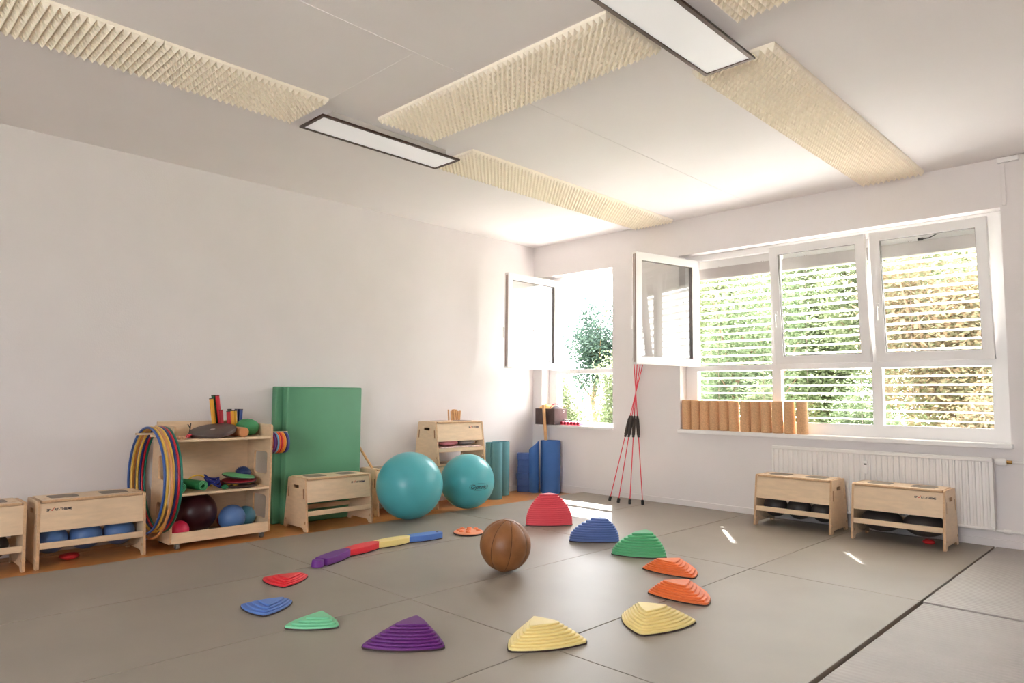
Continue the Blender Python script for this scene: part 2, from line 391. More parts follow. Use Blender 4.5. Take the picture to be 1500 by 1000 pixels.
# ================================================================== OUTSIDE
struct(obj('ground', B().box(-80, 60, YW + .4, 120, -1.3, -1.2), mat('lawn', (120, 140, 80), .95, var=.3, scale=1.5)))
struct(obj('ground_behind', B().box(-80, 60, -80, YB - .3, -1.3, -.3), mat('bounce_paving', (222, 217, 210), .95, var=.06, scale=.8)))  # made pale and raised to bounce light through the back window
struct(obj('bounce_slab', B().box(-14, 8, YW + .4, 9.8, -1.2, -.35), mat('bounce_slab_pale', (226, 220, 210), .9, var=.06, scale=3)))  # unseen pale slab added to bounce sunlight up to the ceiling
LF = dict(light=leaf_mat('leaf_light', (98, 108, 76), (142, 147, 118)), mid=leaf_mat('leaf_mid', (80, 95, 68), (124, 134, 106)),
          dark=leaf_mat('leaf_dark', (60, 78, 72), (104, 120, 110)), autumn=leaf_mat('leaf_autumn', (148, 122, 98), (122, 124, 98)))
M_bark = mat('bark', (120, 98, 76), .9, var=.25, scale=12, stretch=(4, 4, .6))
def tree(name, label, x, y, h, crown, leaf, n, ls, trunk_r, cat='tree', nclump=14, low=0.35):
    t = root(name, label, cat, (x, y, -1.2), group='trees and shrubs outside')
    tb = B()
    rx, rz = crown; cz = h - rz
    if trunk_r:
        pts = [(x + random.uniform(-.1, .1) * k, y + random.uniform(-.1, .1) * k, -1.2 + (cz + 1.2) * k / 4) for k in range(5)]
        for a, c in zip(pts, pts[1:]): tb.cyl(a, c, trunk_r, trunk_r * .9, n=8)
        for k in range(7):
            a = random.uniform(0, 2 * PI); p = pts[random.choice((2, 3, 4))]
            tb.cyl(p, (p[0] + rx * .7 * math.cos(a), p[1] + rx * .7 * math.sin(a), p[2] + rz * random.uniform(.2, .8)), trunk_r * .4, trunk_r * .12, n=6)
        obj('trunk', tb, M_bark, t, smooth=60)
    cl = []
    for k in range(nclump):
        a = random.uniform(0, 2 * PI); u = random.uniform(-1, 1); q = math.sqrt(1 - u * u); rr = random.uniform(.35, .8)
        cl.append((x + rx * rr * q * math.cos(a), y + rx * rr * q * math.sin(a), cz + rz * rr * u))
    vs = []; fs = []
    for i in range(int(n * 1.6)):
        c = random.choice(cl); s_ = random.uniform(.6, 1.2) * ls * .74
        p = Vector((random.gauss(c[0], rx * .2), random.gauss(c[1], rx * .2), max(-1.15, random.gauss(c[2], rz * .2))))
        e = Euler((random.uniform(-.9, .9), random.uniform(-.9, .9), random.uniform(0, 6.28)))
        m3 = e.to_matrix(); k = len(vs)
        for d in ((-.5, 0, 0), (0, -.28, .03), (.55, 0, 0), (0, .28, .03)): vs.append(p + m3 @ (Vector(d) * s_))
        fs.append((k, k + 1, k + 2, k + 3))
    off = Vector(t.location); me = bpy.data.meshes.new('foliage'); me.from_pydata([tuple(v - off) for v in vs], [], fs); me.materials.append(LF[leaf])
    fo = put('foliage', me, t); fo['kind'] = 'stuff'
    return t

tree('conifer_tree', 'dark green tree crown seen in the narrow window', -17.2, 22.5, 5.2, (1.5, 2.0), 'dark', 6500, .2, .10)
tree('leafy_shrub', 'pale green shrub low outside the narrow window', -13.1, 15.2, 1.9, (1.1, 1.5), 'light', 8000, .14, .0, 'shrub')
tree('leafy_shrub', 'mid green shrub at the right of the narrow window', -10.7, 15.0, 2.2, (.9, 1.65), 'light', 8000, .14, .0, 'shrub')
tree('garden_tree', 'light green tree behind the leftmost bay of the wide window', -9.8, 19.3, 6.9, (1.7, 3.9), 'light', 17000, .18, .10)
tree('garden_tree', 'light green tree with slim trunk behind the middle bay', -5.5, 19.0, 7.0, (1.7, 3.9), 'light', 17000, .18, .12)
tree('garden_tree', 'pale green tree standing behind the autumn tree', -1.5, 19.3, 7.0, (1.6, 3.9), 'light', 15000, .18, .12)
tree('garden_tree', 'mid green tree between the leftmost and middle bays', -6.5, 13.8, 5.0, (1.2, 2.9), 'mid', 8000, .15, .07)
tree('autumn_tree', 'tree with orange autumn leaves behind the right bay', -3.0, 13.8, 5.2, (1.3, 3.0), 'autumn', 10000, .15, .09)
tree('garden_tree', 'tall pale tree farthest back behind the right bay', -5.4, 25.5, 8.6, (2.2, 5.0), 'light', 15000, .24, .12)
tree('garden_tree', 'tall pale tree farthest back behind the middle bay', -10.4, 25.5, 8.8, (2.2, 5.0), 'light', 15000, .24, .12)
tree('garden_tree', 'tall green tree farthest back behind the leftmost bay', -15.4, 25.8, 8.6, (2.2, 5.0), 'mid', 15000, .24, .12)
tree('garden_tree', 'pale green tree seen through the centre of the middle bay', -8.1, 22.3, 7.6, (1.25, 4.3), 'light', 12000, .2, .1)
tree('garden_tree', 'unseen tree added right of the wide window to cut skylight', 2.6, 17.5, 6.8, (1.8, 3.9), 'mid', 12000, .22, .12)  # unseen, added like the next one to cut skylight on the left wall
tree('garden_tree', 'unseen green tree added far right of the wide window to cut skylight', 7.4, 16.5, 6.8, (1.9, 3.9), 'light', 12000, .22, .12)
for x_, lf, lb in ((-6.7, 'mid', 'mid green shrub low behind the leftmost bay'), (-5.2, 'light', 'light green shrub low behind the left part of the middle bay'), (-3.7, 'mid', 'mid green shrub low behind the mullion of the right bay'), (-2.2, 'autumn', 'brownish autumn shrub low behind the right bay')):
    tree('hedge_shrub', lb, x_, 11.5, 1.35, (.62, 1.25), lf, 6500, .10, 0, 'shrub')

# ================================================================== CEILING: acoustic foam and lamps
def foam_mesh(nx, ny, px, py):
    """pyramid foam panel hanging below z=0; peaks at -0.05"""
    b = B(); lx, ly = nx * px, ny * py
    vs = []; fs = []
    for j in range(ny + 1):
        for i in range(nx + 1): vs.append((i * px - lx / 2, j * py - ly / 2, -.018))
    w_ = nx + 1
    for j in range(ny):
        for i in range(nx):
            k = len(vs); vs.append(((i + .5) * px - lx / 2, (j + .5) * py - ly / 2, -.05 + random.uniform(-.001, .001)))
            a, c, d, e = j * w_ + i, j * w_ + i + 1, (j + 1) * w_ + i + 1, (j + 1) * w_ + i
            fs += [(a, c, k), (c, d, k), (d, e, k), (e, a, k)]
    b.add(vs, fs); b.box(-lx / 2, lx / 2, -ly / 2, ly / 2, -.018, -.0005)
    return b.mesh('foam_panel', M_foam)
FM_Y = foam_mesh(12, 25, .0405, .0398)    # long side along y
FM_Z = foam_mesh(12, 24, .0405, .0400)
FM_X = foam_mesh(24, 12, .0400, .0412)    # long side along x
def foam(me, x, y, label):
    tag(put('acoustic_foam_panel', me, None, (x, y, ZC)), label, 'foam panel', 'pyramid foam panels on the ceiling')
for k, lb in enumerate(('cream pyramid foam panel on the ceiling, beside the far lamp toward the camera', 'cream pyramid foam panel at the upper left edge of the photo')):
    foam(FM_Y, -4.10, 1.745 - k * .998, lb)
foam(FM_X, -3.405, 2.885, 'cream crosswise foam panel on the ceiling touching the far lamp'); foam(FM_X, -2.44, 2.885, 'cream crosswise foam panel on the ceiling touching the near lamp')
for k, lb in enumerate(('cream foam panel on the ceiling starting at the far end of the far lamp', 'middle panel of the foam strip running to the narrow window', 'foam panel on the ceiling ending at the wall above the narrow pier')):
    foam(FM_Z, -4.10, 3.972 + k * .9612, lb)
for k, lb in enumerate(('cream foam panel on the ceiling starting at the end of the near lamp', 'middle panel of the foam strip running to the wide window', 'foam panel on the ceiling ending at the wall above the wide window')):
    foam(FM_Z, -1.735, 3.975 + k * .9635, lb)
foam(FM_X, -1.05, 2.885, 'cream foam panel at the top edge right of the near lamp')
def lamp(x0, x1, y0, y1, label):
    t = root('ceiling_lamp', label, 'lamp', ((x0 + x1) / 2, (y0 + y1) / 2, 2.925), group='flat ceiling lamps')
    fr = plate([(x0, y0), (x1, y0), (x1, y1), (x0, y1)], [[(x0 + .022, y0 + .022), (x1 - .022, y0 + .022), (x1 - .022, y1 - .022), (x0 + .022, y1 - .022)]], .014, M_bronze, Matrix.Translation((0, 0, 2.932)), .001)
    fr.transform(Matrix.Translation(-Vector(t.location))); put('frame', fr, t)
    obj('diffuser', B().box(x0 + .02, x1 - .02, y0 + .02, y1 - .02, 2.930, 2.936), M_diff, t)
    obj('housing', B().box(x0 + .05, x1 - .05, y0 + .1, y1 - .1, 2.939, 2.999), mat('lamp_housing', (205, 200, 196), .5), t, bev=.003)
lamp(-4.275, -3.972, 2.268, 3.462, 'long flat ceiling lamp with dark frame, between two foam strips farther left')
lamp(-1.885, -1.588, 2.27, 3.472, 'long flat ceiling lamp with dark frame at the top edge of the photo')
t = root('cable_duct', 'white cable duct with small box on wall right of the wide window', 'cable duct', (-.965, YW, 2.6))
obj('duct', B().box(-.985, -.955, YW - .012, YW - .0005, 2.62, 2.955), M_wall, t, bev=.003)
obj('junction_box', B().box(-1.0, -.86, YW - .03, YW - .0005, 2.955, 2.995), M_white, t, bev=.005)

# ================================================================== RADIATOR
t = root('radiator', 'white ribbed panel radiator under the wide window', 'radiator', (-1.96, YW, .125))
x0, x1 = -2.82, -1.105; nr = 39; pw_ = (x1 - x0) / nr; pr_ = []
for i in range(nr):
    a = x0 + i * pw_
    pr_ += [(a, 6.355), (a + pw_ * .3, 6.355), (a + pw_ * .42, 6.366), (a + pw_ * .88, 6.366)]
pr_ += [(x1, 6.355), (x1, 6.372), (x0, 6.372)]
obj('front_panel', B().prism(pr_, .15, .64), M_radi, t)
obj('top_edge', B().box(x0, x1, 6.352, 6.40, .64, .672), M_radi, t, bev=.006)
obj('bottom_edge', B().box(x0, x1, 6.352, 6.40, .125, .15), M_radi, t, bev=.006)
obj('back_panel', B().box(x0 + .01, x1 - .01, 6.40, 6.42, .14, .66), M_radi, t)
obj('side_cover', B().box(x1 - .006, x1, 6.36, 6.42, .14, .66), M_radi, t)
for xx in (x0 + .3, x1 - .3): obj('bracket', B().box(xx - .02, xx + .02, 6.42, 6.4495, .2, .62), M_radi, t)
mt = obj('heat_meter', B().box(-2.02, -1.985, 6.335, 6.355, .48, .585), M_white, t, bev=.004)
obj('display', B().box(-2.014, -1.992, 6.3338, 6.3351, .553, .566), mat('lcd', (90, 84, 80), .3), mt)
vb = B().lathe([(.012, 0), (.022, .004), (.027, .02), (.027, .06), (.022, .072), (.008, .075)], 18, Matrix.Translation((-1.095, 6.39, .645)) @ Matrix.Rotation(PI / 2, 4, 'Y'))
obj('thermostat_valve', vb, M_white, t, smooth=40)
obj('valve_nut', B().cyl((-1.02, 6.39, .645), (-.985, 6.39, .645), .014, n=6), mat('brass', (190, 150, 90), .35, metal=.8), t)
tag(obj('heating_pipe', B().cyl((-.985, 6.39, .645), (1.5, 6.39, .645), .009, n=10), M_radi, loc=(-.985, 6.39, .645), smooth=50), 'thin white heating pipe leaving the radiator valve toward the right', 'pipe')
hp = root('heating_pipe', 'white heating pipe low along the wall from the radiator bottom', 'pipe', (-1.105, 6.40, .115))
obj('pipe', B().cyl((-1.105, 6.40, .125), (1.5, 6.40, .115), .011, n=10), M_radi, hp, smooth=50)
for xx in (-1.06, -.93): obj('fitting', B().cyl((xx, 6.40, .1245), (xx + .05, 6.40, .1242), .018, n=10), M_radi, hp, smooth=50)

# ================================================================== STORAGE BENCHES
BL, BH = .66, .435
def y_front(z): return -.20 + .058 * z / BH
T = .018
side_out = rpoly([(-.20, 0), (-.145, 0), (-.128, .028), (.128, .028), (.145, 0), (.20, 0), (.142, BH), (-.142, BH)], [.008, .008, .02, .02, .008, .008, .02, .02], 3)
side_holes = [rpoly([(-.045, .345), (.045, .345), (.045, .375), (-.045, .375)], .008, 3),
              rpoly([(-.139, .265), (-.122, .265), (-.115, .35), (-.132, .35)], .002, 2), rpoly([(.122, .265), (.139, .265), (.132, .35), (.115, .35)], .002, 2),
              circ(-.165, .07, .010), circ(.165, .07, .010)]
ME_side = plate(side_out, side_holes, T, M_wood, YZ, .0015, M_ply_edge)
ME_lid = plate(rpoly([(-.305, -.150), (.305, -.150), (.305, .140), (-.305, .140)], .012, 3), [circ(-.275, -.06, .013), circ(.275, -.06, .013)], .018, M_wood, Matrix.Translation((0, 0, BH - .007)), .003, M_ply_edge)
ME_tenon = B().prism([(-.138, .2655), (-.123, .2655), (-.116, .3495), (-.131, .3495)], -T / 2 + .002, T / 2 - .002, YZ).mesh('tenon', M_tenon)
ME_tenon2 = ME_tenon.copy(); ME_tenon2.transform(Matrix.Rotation(PI, 4, 'Z'))
ME_pad = B().prism(rpoly([(-.085, -.075), (.085, -.075), (.085, .075), (-.085, .075)], .03, 4), BH + .0021, BH + .0045).mesh('grip_pad', M_grey_pad)
hb = BL / 2 - T
zf0, zf1 = .235, .416
b = B()
b.add([(-hb, y_front(zf0) + .004, zf0), (hb, y_front(zf0) + .004, zf0), (hb, y_front(zf0) + .02, zf0), (-hb, y_front(zf0) + .02, zf0),
       (-hb, y_front(zf1) + .004, zf1), (hb, y_front(zf1) + .004, zf1), (hb, y_front(zf1) + .02, zf1), (-hb, y_front(zf1) + .02, zf1)],
      [(0, 3, 2, 1), (4, 5, 6, 7), (0, 1, 5, 4), (1, 2, 6, 5), (2, 3, 7, 6), (3, 0, 4, 7)])
ME_front = b.mesh('front_board', M_wood)
ME_back = ME_front.copy(); ME_back.transform(Matrix.Rotation(PI, 4, 'Z'))
ME_bottom = B().box(-hb, hb, -.15, .15, .236, .248).mesh('box_bottom', M_wood)
b = B(); zb0, zb1 = .125, .165
b.box(-hb, hb, y_front(.14) + .002, y_front(.14) + .022, zb0, zb1)
ME_bar = bevel_mesh(b.mesh('bar', M_wood), .003, 1)
ME_bar2 = ME_bar.copy(); ME_bar2.transform(Matrix.Rotation(PI, 4, 'Z'))
M_txt = mat('navy_print', (32, 30, 52), .5); M_red_txt = mat('red_print', (205, 32, 40), .5)
def logo_mesh():
    ms = [text_mesh('SP', .026, M_txt, Matrix(), .0007), text_mesh('RT-THIEME', .026, M_txt, Matrix.Translation((.0565, 0, 0)), .0007)]
    sl = B().prism([(.033, .004), (.039, 0), (.058, .026), (.052, .024), (.040, .010), (.036, .013)], -.0006, .0006).mesh('slash', M_red_txt)
    me = join_mesh(ms + [sl])
    wd = max(v.co.x for v in me.vertices)
    k = .145 / wd; me.transform(Matrix.Scale(k, 4)); return me
ME_logo0 = logo_mesh()
sl_ang = math.atan2(.058, BH)
ME_logo = {}
for side in (-1, 1):
    me = ME_logo0.copy()
    xx = -hb + .035 if side < 0 else hb - .145 - .045
    zz = .365
    me.transform(Matrix.Translation((xx, y_front(zz) + .0034, zz)) @ Matrix.Rotation(PI / 2 - sl_ang, 4, 'X'))
    ME_logo[side] = me
def film_mesh(sag):
    vs = []; n = 12
    for i in range(n + 1):
        u = i / n; y = -.165 + .33 * u; z = .15 - sag * (1 - (2 * u - 1) ** 2) ** .6
        vs += [(-hb + .01, y, z), (hb - .01, y, z)]
    return B().add(vs, [(2 * i, 2 * i + 1, 2 * i + 3, 2 * i + 2) for i in range(n)]).mesh('clear_sling', G_film, 60)
ME_film = film_mesh(.105)
def bench(x, y, z, rz, label, logo=0, film=False):
    t = root('storage_bench', label, 'bench', (x, y, z), rz, 'plywood storage benches')
    for sx in (-1, 1):
        sp_ = put('side_panel', ME_side, t, (sx * (BL / 2 - T / 2), 0, 0)); put('tenon', ME_tenon, sp_); put('tenon', ME_tenon2, sp_)
    fb = put('front_board', ME_front, t); put('back_board', ME_back, t); put('box_bottom', ME_bottom, t); put('lid', ME_lid, t)
    for sx in (-1, 1): put('grip_pad', ME_pad, t, (sx * .155, 0, 0))
    put('bar', ME_bar, t); put('bar', ME_bar2, t)
    if logo:
        lg = put('lettering', ME_logo[logo], fb); lg['label'] = 'dark lettering with a red slash'
    if film: put('clear_sling', ME_film, t)
    return t
LB = PI / 2
bench(-5.57, .735, ZF, LB, 'plywood storage bench cut off by the left edge of the photo', 0, True)
bench(-5.57, 1.452, ZF, LB, 'plywood storage bench with blue balls inside, left of the shelf trolley', -1, True)
bench(-5.52, 3.34, ZF, LB, 'empty plywood storage bench in front of the green mats', 1)
bench(-5.73, 4.195, ZF, LB, 'plywood storage bench mostly hidden behind the front turquoise ball')
bench(-5.68, 4.88, ZF, LB, 'lower plywood storage bench of the stack behind the turquoise balls')
bench(-5.68, 4.88, ZF + BH + .005, LB, 'upper plywood storage bench stacked on another, sticks on its lid', 1)
bench(-2.482, 6.13, 0, 0, 'plywood storage bench with three dark balls, left one by the radiator', 0, True)
bench(-1.668, 6.125, 0, 0, 'plywood storage bench with lettering, right one by the radiator', 1, True)
# balls kept inside the benches
def ball(name, c, r, m, label, cat='ball', group=None, sc=(1, 1, 1), n=36):
    o = obj(name, B().sphere(c, r, n, n // 2, sc), m, loc=(c[0], c[1], c[2] - r * sc[2]), smooth=80)
    return tag(o, label, cat, group)
M_blueball = mat('blue_rubber', (84, 120, 176), .38, var=.05); M_dkball = mat('anthracite_rubber', (62, 56, 54), .45, var=.08)
for k, (y, lb) in enumerate(((1.235, 'blue ball in the left bench, leftmost of three'), (1.445, 'blue ball in the left bench, in the middle of three'), (1.655, 'blue ball in the left bench, rightmost of three'))):
    ball('exercise_ball', (-5.56, y, ZF + .157), .103, M_blueball, lb, 'ball', 'balls stored in benches', (1, 1, .9))
ball('exercise_ball', (-5.56, .90, ZF + .157), .103, M_dkball, 'dark grey ball in the bench at the left edge of the photo', 'ball', 'balls stored in benches', (1, 1, .9))
for x, lb in ((-2.69, 'dark ball in the left radiator-side bench, leftmost of three'), (-2.482, 'dark ball in the left radiator-side bench, middle of three'), (-2.274, 'dark ball in the left radiator-side bench, rightmost of three')):
    ball('exercise_ball', (x, 6.12, .157), .101, M_dkball, lb, 'ball', 'balls stored in benches', (1, 1, .9))
for x, lb in ((-1.822, 'wide dark ball in the lettered radiator-side bench, left of two'), (-1.518, 'wide dark ball in the lettered radiator-side bench, right of two')):
    ball('exercise_ball', (x, 6.12, .148), .148, M_dkball, lb, 'ball', 'balls stored in benches', (1, 1, .6))
def pouch(c, sx, sy, sz, m, label, name='bean_bag', cat='bean bag', rz=0.0, seed=1, parent=None):
    rnd = random.Random(seed); b = B(); n, k = 20, 10; vs = []; fs = []
    ph = [rnd.uniform(0, 6.28) for _ in range(4)]
    for j in range(k + 1):
        th = PI * j / k
        for i in range(n):
            a = 2 * PI * i / n
            ca, sa = math.cos(a), math.sin(a); e = .75
            wv = 1 + .07 * math.sin(3 * a + ph[0]) + .05 * math.sin(5 * a + ph[1] + th * 2)
            st = max(1e-4, math.sin(th)) ** .8
            vs.append((sx * wv * st * math.copysign(abs(ca) ** e, ca), sy * wv * st * math.copysign(abs(sa) ** e, sa), -sz * math.cos(th) * (1 + .12 * math.sin(2 * a + ph[2]))))
    for j in range(k):
        for i in range(n): fs.append((j * n + i, j * n + (i + 1) % n, (j + 1) * n + (i + 1) % n, (j + 1) * n + i))
    zmin = min(v[2] for v in vs)
    b.add(vs, fs, Matrix.Translation((c[0], c[1], c[2] - zmin)) @ Matrix.Rotation(rz, 4, 'Z'))
    o = obj(name, b, m, loc=c, smooth=80)
    return tag(o, label, cat)
M_redcloth = mat('red_cloth', (196, 34, 38), .8, bump=.2, bscale=400)
pouch((-5.58, 1.36, ZF), .05, .06, .02, M_redcloth, 'small red bean bag on the floor under the left bench', seed=3)
pouch((-1.50, 6.14, 0), .042, .035, .017, M_redcloth, 'small red bean bag on the floor under the lettered bench by the radiator', seed=4)
zb = ZF + BH + .005
pouch((-5.62, 4.78, zb + .179), .085, .11, .028, mat('pink_cloth', (214, 140, 152), .8), 'pink cushion inside the upper stacked bench', 'cushion', 'cushion', seed=5)
pouch((-5.62, 5.03, zb + .179), .085, .10, .028, mat('grey_cloth', (150, 140, 138), .8), 'grey cushion inside the upper stacked bench', 'cushion', 'cushion', seed=6)
tag(obj('folded_blanket', B().box(-5.862, -5.498, 4.60, 5.16, zb + .1655, zb + .178), mat('red_white_cloth', (222, 196, 190), .85, var=.3, scale=30), loc=(-5.68, 4.88, zb + .1655), bev=.004), 'folded pale red blanket inside the upper stacked bench', 'blanket')
M_beech = mat('beech_rod', (214, 164, 112), .45, var=.12, scale=20)
NINE = ('leftmost', 'second from left', 'third from left', 'fourth from left', 'in the middle', 'fourth from right', 'third from right', 'second from right', 'rightmost')
for k in range(9):
    a = -.075 + k * .0185; x_ = -5.76 + random.uniform(-.015, .015); y_ = 5.0 + a; zt = zb + BH + .0025
    h_ = random.uniform(.095, .125)
    tag(obj('wooden_stick', B().cyl((x_, y_, zt), (x_ + random.uniform(-.008, .008), y_ + .25 * a * 0 + random.uniform(-.012, .004), zt + h_), .0088, n=10), M_beech, loc=(x_, y_, zt), smooth=50),
        f'short wooden stick bundled on the stacked benches, {NINE[k]}', 'stick', 'wooden sticks on the stacked benches')
# long rod leaning behind
tag(obj('wooden_rod', B().cyl((-5.70, 3.905, ZF + BH + .006), (-5.915, 3.80, .72), .012, n=12), M_beech, loc=(-5.70, 3.905, ZF + BH), smooth=50), 'thin wooden rod leaning on the wall beside the green mats', 'rod')

# ================================================================== SHELF TROLLEY
t = root('shelf_trolley', 'plywood shelf trolley on castors holding balls and hoops', 'trolley', (-5.58, 2.32, ZF))
off = -Vector(t.location)
sp_out = rpoly([(-5.79, .004), (-5.372, .004), (-5.372, .86), (-5.79, .86)], [.01, .01, .03, .03], 4)
cut = [rpoly([(-5.66, .455), (-5.425, .455), (-5.425, .635), (-5.66, .635)], .03, 4), rpoly([(-5.66, .10), (-5.425, .10), (-5.425, .285), (-5.66, .285)], .03, 4)]
for y in (1.945, 2.701):
    me = plate(sp_out, cut, T, M_wood, Matrix.Translation((0, y, 0)) @ XZ, .0015, M_ply_edge); me.transform(Matrix.Translation(off)); put('side_panel', me, t)
ya, yb = 1.9542, 2.6918
obj('back_panel', B().box(-5.79, -5.778, ya, yb, .02, .885), M_wood, t, bev=.002)
obj('shelf', B().box(-5.778, -5.374, ya, yb, .745, .763), M_wood, t, bev=.002)
obj('shelf', B().box(-5.778, -5.374, ya, yb, .345, .363), M_wood, t, bev=.002)
obj('shelf', B().box(-5.778, -5.392, ya, yb, .006, .022), M_wood, t, bev=.002)
obj('front_lip', B().box(-5.39, -5.372, ya, yb, .005, .082), M_wood, t, bev=.002)
for x in (-5.405, -5.73):
    for y in (2.0, 2.65):
        c = obj('castor', B().box(x - .022, x + .022, y - .022, y + .022, -.001, .0038).box(x - .004, x + .02, y - .015, y - .012, -.026, 0).box(x - .004, x + .02, y + .012, y + .015, -.026, 0), M_steel, t)
        obj('wheel', B().cyl((x + .012, y - .011, ZF + .0225), (x + .012, y + .011, ZF + .0225), .022, n=20), mat('castor_wheel', (110, 104, 100), .4), c, smooth=40)
for x in (-5.685, -5.365):
    obj('hoop_arm', B().box(x - .02, x + .02, 1.775, 1.936, .79, .806), M_wood, t, bev=.003)
obj('ring_peg', B().cyl((-5.45, 2.71, .79), (-5.45, 2.875, .79), .008, n=12), M_wood, t, smooth=40)
# hoops on the arms
HC = dict(blue=(52, 88, 158), yellow=(232, 190, 84), tan=(214, 150, 92), navy=(40, 56, 120), red=(196, 34, 52), green=(16, 116, 96))
hoops = [('blue', 1.807, .382, 'blue gymnastics hoop hanging frontmost on the trolley'), ('yellow', 1.828, .380, 'yellow gymnastics hoop next to the frontmost blue hoop'),
         ('tan', 1.848, .402, 'tan gymnastics hoop hanging lowest of all hoops'), ('yellow', 1.867, .380, 'yellow gymnastics hoop between the tan and navy hoops'),
         ('navy', 1.886, .380, 'navy gymnastics hoop beside the red hoop'), ('red', 1.903, .381, 'red gymnastics hoop hanging between navy and green hoops'), ('green', 1.921, .383, 'green gymnastics hoop nearest the trolley side panel')]
for cname, y, r, lb in hoops:
    zc = .806 + .0095 - math.sqrt(r * r - .16 * .16) + .001; cx = -5.525
    tz = math.radians(random.uniform(-1.2, 1.2)) * 0
    pts = [(cx + r * math.cos(2 * PI * i / 72), y, zc + r * math.sin(2 * PI * i / 72)) for i in range(72)]
    tag(obj('gymnastics_hoop', B().tube(pts, .0088, 10, True), mat('hoop_' + cname, HC[cname], .35), loc=(cx, y, zc - r), smooth=80), lb, 'hoop', 'gymnastics hoops on the trolley')
RC = [('purple', (96, 44, 120)), ('plum', (92, 30, 92)), ('sky', (112, 170, 205)), ('orange', (236, 112, 46)), ('crimson', (206, 32, 48)), ('tangerine', (240, 128, 44)), ('amber', (244, 168, 60)), ('violet', (66, 34, 92)), ('cobalt', (74, 96, 172))]
for k, (cname, rgb) in enumerate(RC):
    y = 2.728 + k * .0155; r = .082
    zc = .79 - .008 - r + .006 + .0065
    pts = [(-5.45 + r * math.cos(2 * PI * i / 40), y, zc - .006 + r * math.sin(2 * PI * i / 40)) for i in range(40)]
    tag(obj('throwing_ring', B().tube(pts, .0068, 8, True), mat('ring_' + cname, rgb, .45), loc=(-5.45, y, zc - r), smooth=80), f'{cname} rubber ring hanging on the trolley side by the green mats', 'ring', 'small rings on the trolley peg')
# --- bottom shelf
M_pinkball = mat('pinkred_rubber', (206, 30, 74), .35); M_maroon = mat('maroon_rubber', (58, 20, 28), .35, var=.1); M_teal2 = mat('petrol_rubber', (74, 132, 160), .4)
ball('exercise_ball', (-5.455, 2.037, .022 + .067), .067, M_pinkball, 'small pink-red ball on the trolley bottom shelf')
ball('exercise_ball', (-5.60, 2.205, .0225 + .158), .158, M_maroon, 'large dark maroon ball on the trolley bottom shelf')
ball('exercise_ball', (-5.50, 2.452, .0225 + .102), .102, M_blueball, 'blue ball beside the maroon ball on the trolley bottom shelf')
ball('exercise_ball', (-5.605, 2.608, .0225 + .083), .083, M_teal2, 'petrol blue ball at the right end of the trolley bottom shelf')
ball('exercise_ball', (-5.72, 2.48, .0225 + .05), .05, M_pinkball, 'small pink ball peeking out behind the two blue balls')
# --- middle shelf
def spiral_roll(name, base, axis, r0, r1, turns, length, th, m, label, cat, group=None, squash=1.0, n=90, edge=None):
    """a sheet rolled up; base = centre of the end/bottom, axis unit vector"""
    q = Vector(axis).to_track_quat('Z', 'Y').to_matrix().to_4x4(); mx = Matrix.Translation(base) @ q
    pin = []; pout = []
    for i in range(n + 1):
        u = i / n; a = 2 * PI * turns * u; r = r0 + (r1 - r0) * u
        pin.append(((r - th / 2) * math.cos(a), (r - th / 2) * math.sin(a) * squash)); pout.append(((r + th / 2) * math.cos(a), (r + th / 2) * math.sin(a) * squash))
    vs = []
    for z in (0, length):
        vs += [(x, y, z) for x, y in pin] + [(x, y, z) for x, y in pout]
    k = n + 1; fs = []
    for i in range(n):
        fs += [(i, i + 1, 2 * k + i + 1, 2 * k + i), (k + i, 3 * k + i, 3 * k + i + 1, k + i + 1), (i, k + i, k + i + 1, i + 1), (2 * k + i, 2 * k + i + 1, 3 * k + i + 1, 3 * k + i)]
    fs += [(0, 2 * k, 3 * k, k), (n, k + n, 3 * k + n, 2 * k + n)]
    o = obj(name, B().add(vs, fs, mx), m, loc=base, smooth=50)
    if edge:
        e = [mx @ Vector(((a_[0] + c_[0]) / 2, (a_[1] + c_[1]) / 2, 0)) for a_, c_ in zip(pin, pout)]
        obj('edge_binding', B().tube(e, th * .62, 6), edge, o, smooth=70)
    return tag(o, label, cat, group)
M_grmat = mat('green_mesh_mat', (30, 128, 74), .6, bump=.5, bscale=300)
spiral_roll('rolled_mat', (-5.40, 2.008, .363 + .044), (-1, .10, 0), .013, .041, 2.7, .30, .0055, M_grmat, 'green rolled anti-slip mat on the trolley middle shelf, left of two', 'mat', squash=.95, edge=mat('green_binding', (92, 186, 128), .6))
spiral_roll('rolled_mat', (-5.42, 2.182, .363 + .044), (-1, -.28, 0), .013, .041, 2.7, .29, .0055, M_grmat, 'green rolled anti-slip mat on the trolley middle shelf, right of two', 'mat', squash=.95, edge=mat('green_binding', (92, 186, 128), .6))
def rope(pts, r, m, label, name='skipping_rope', sub=6):
    P = [Vector(p) for p in pts]; out = []
    for i in range(len(P) - 1):
        p0, p1, p2, p3 = P[max(i - 1, 0)], P[i], P[i + 1], P[min(i + 2, len(P) - 1)]
        for k in range(sub):
            u = k / sub
            out.append(.5 * ((2 * p1) + (p2 - p0) * u + (2 * p0 - 5 * p1 + 4 * p2 - p3) * u * u + (3 * p1 - p0 - 3 * p2 + p3) * u ** 3))
    out.append(P[-1])
    b_ = B().tube(out, r, 8)
    if label is None: return b_
    return tag(obj(name, b_, m, loc=pts[0], smooth=80), label, 'rope')
zs = .363
M_brope = mat('blue_rope', (40, 48, 140), .7); M_yrope = mat('yellow_rope', (226, 180, 60), .7)
rnd = random.Random(11)
cp = []
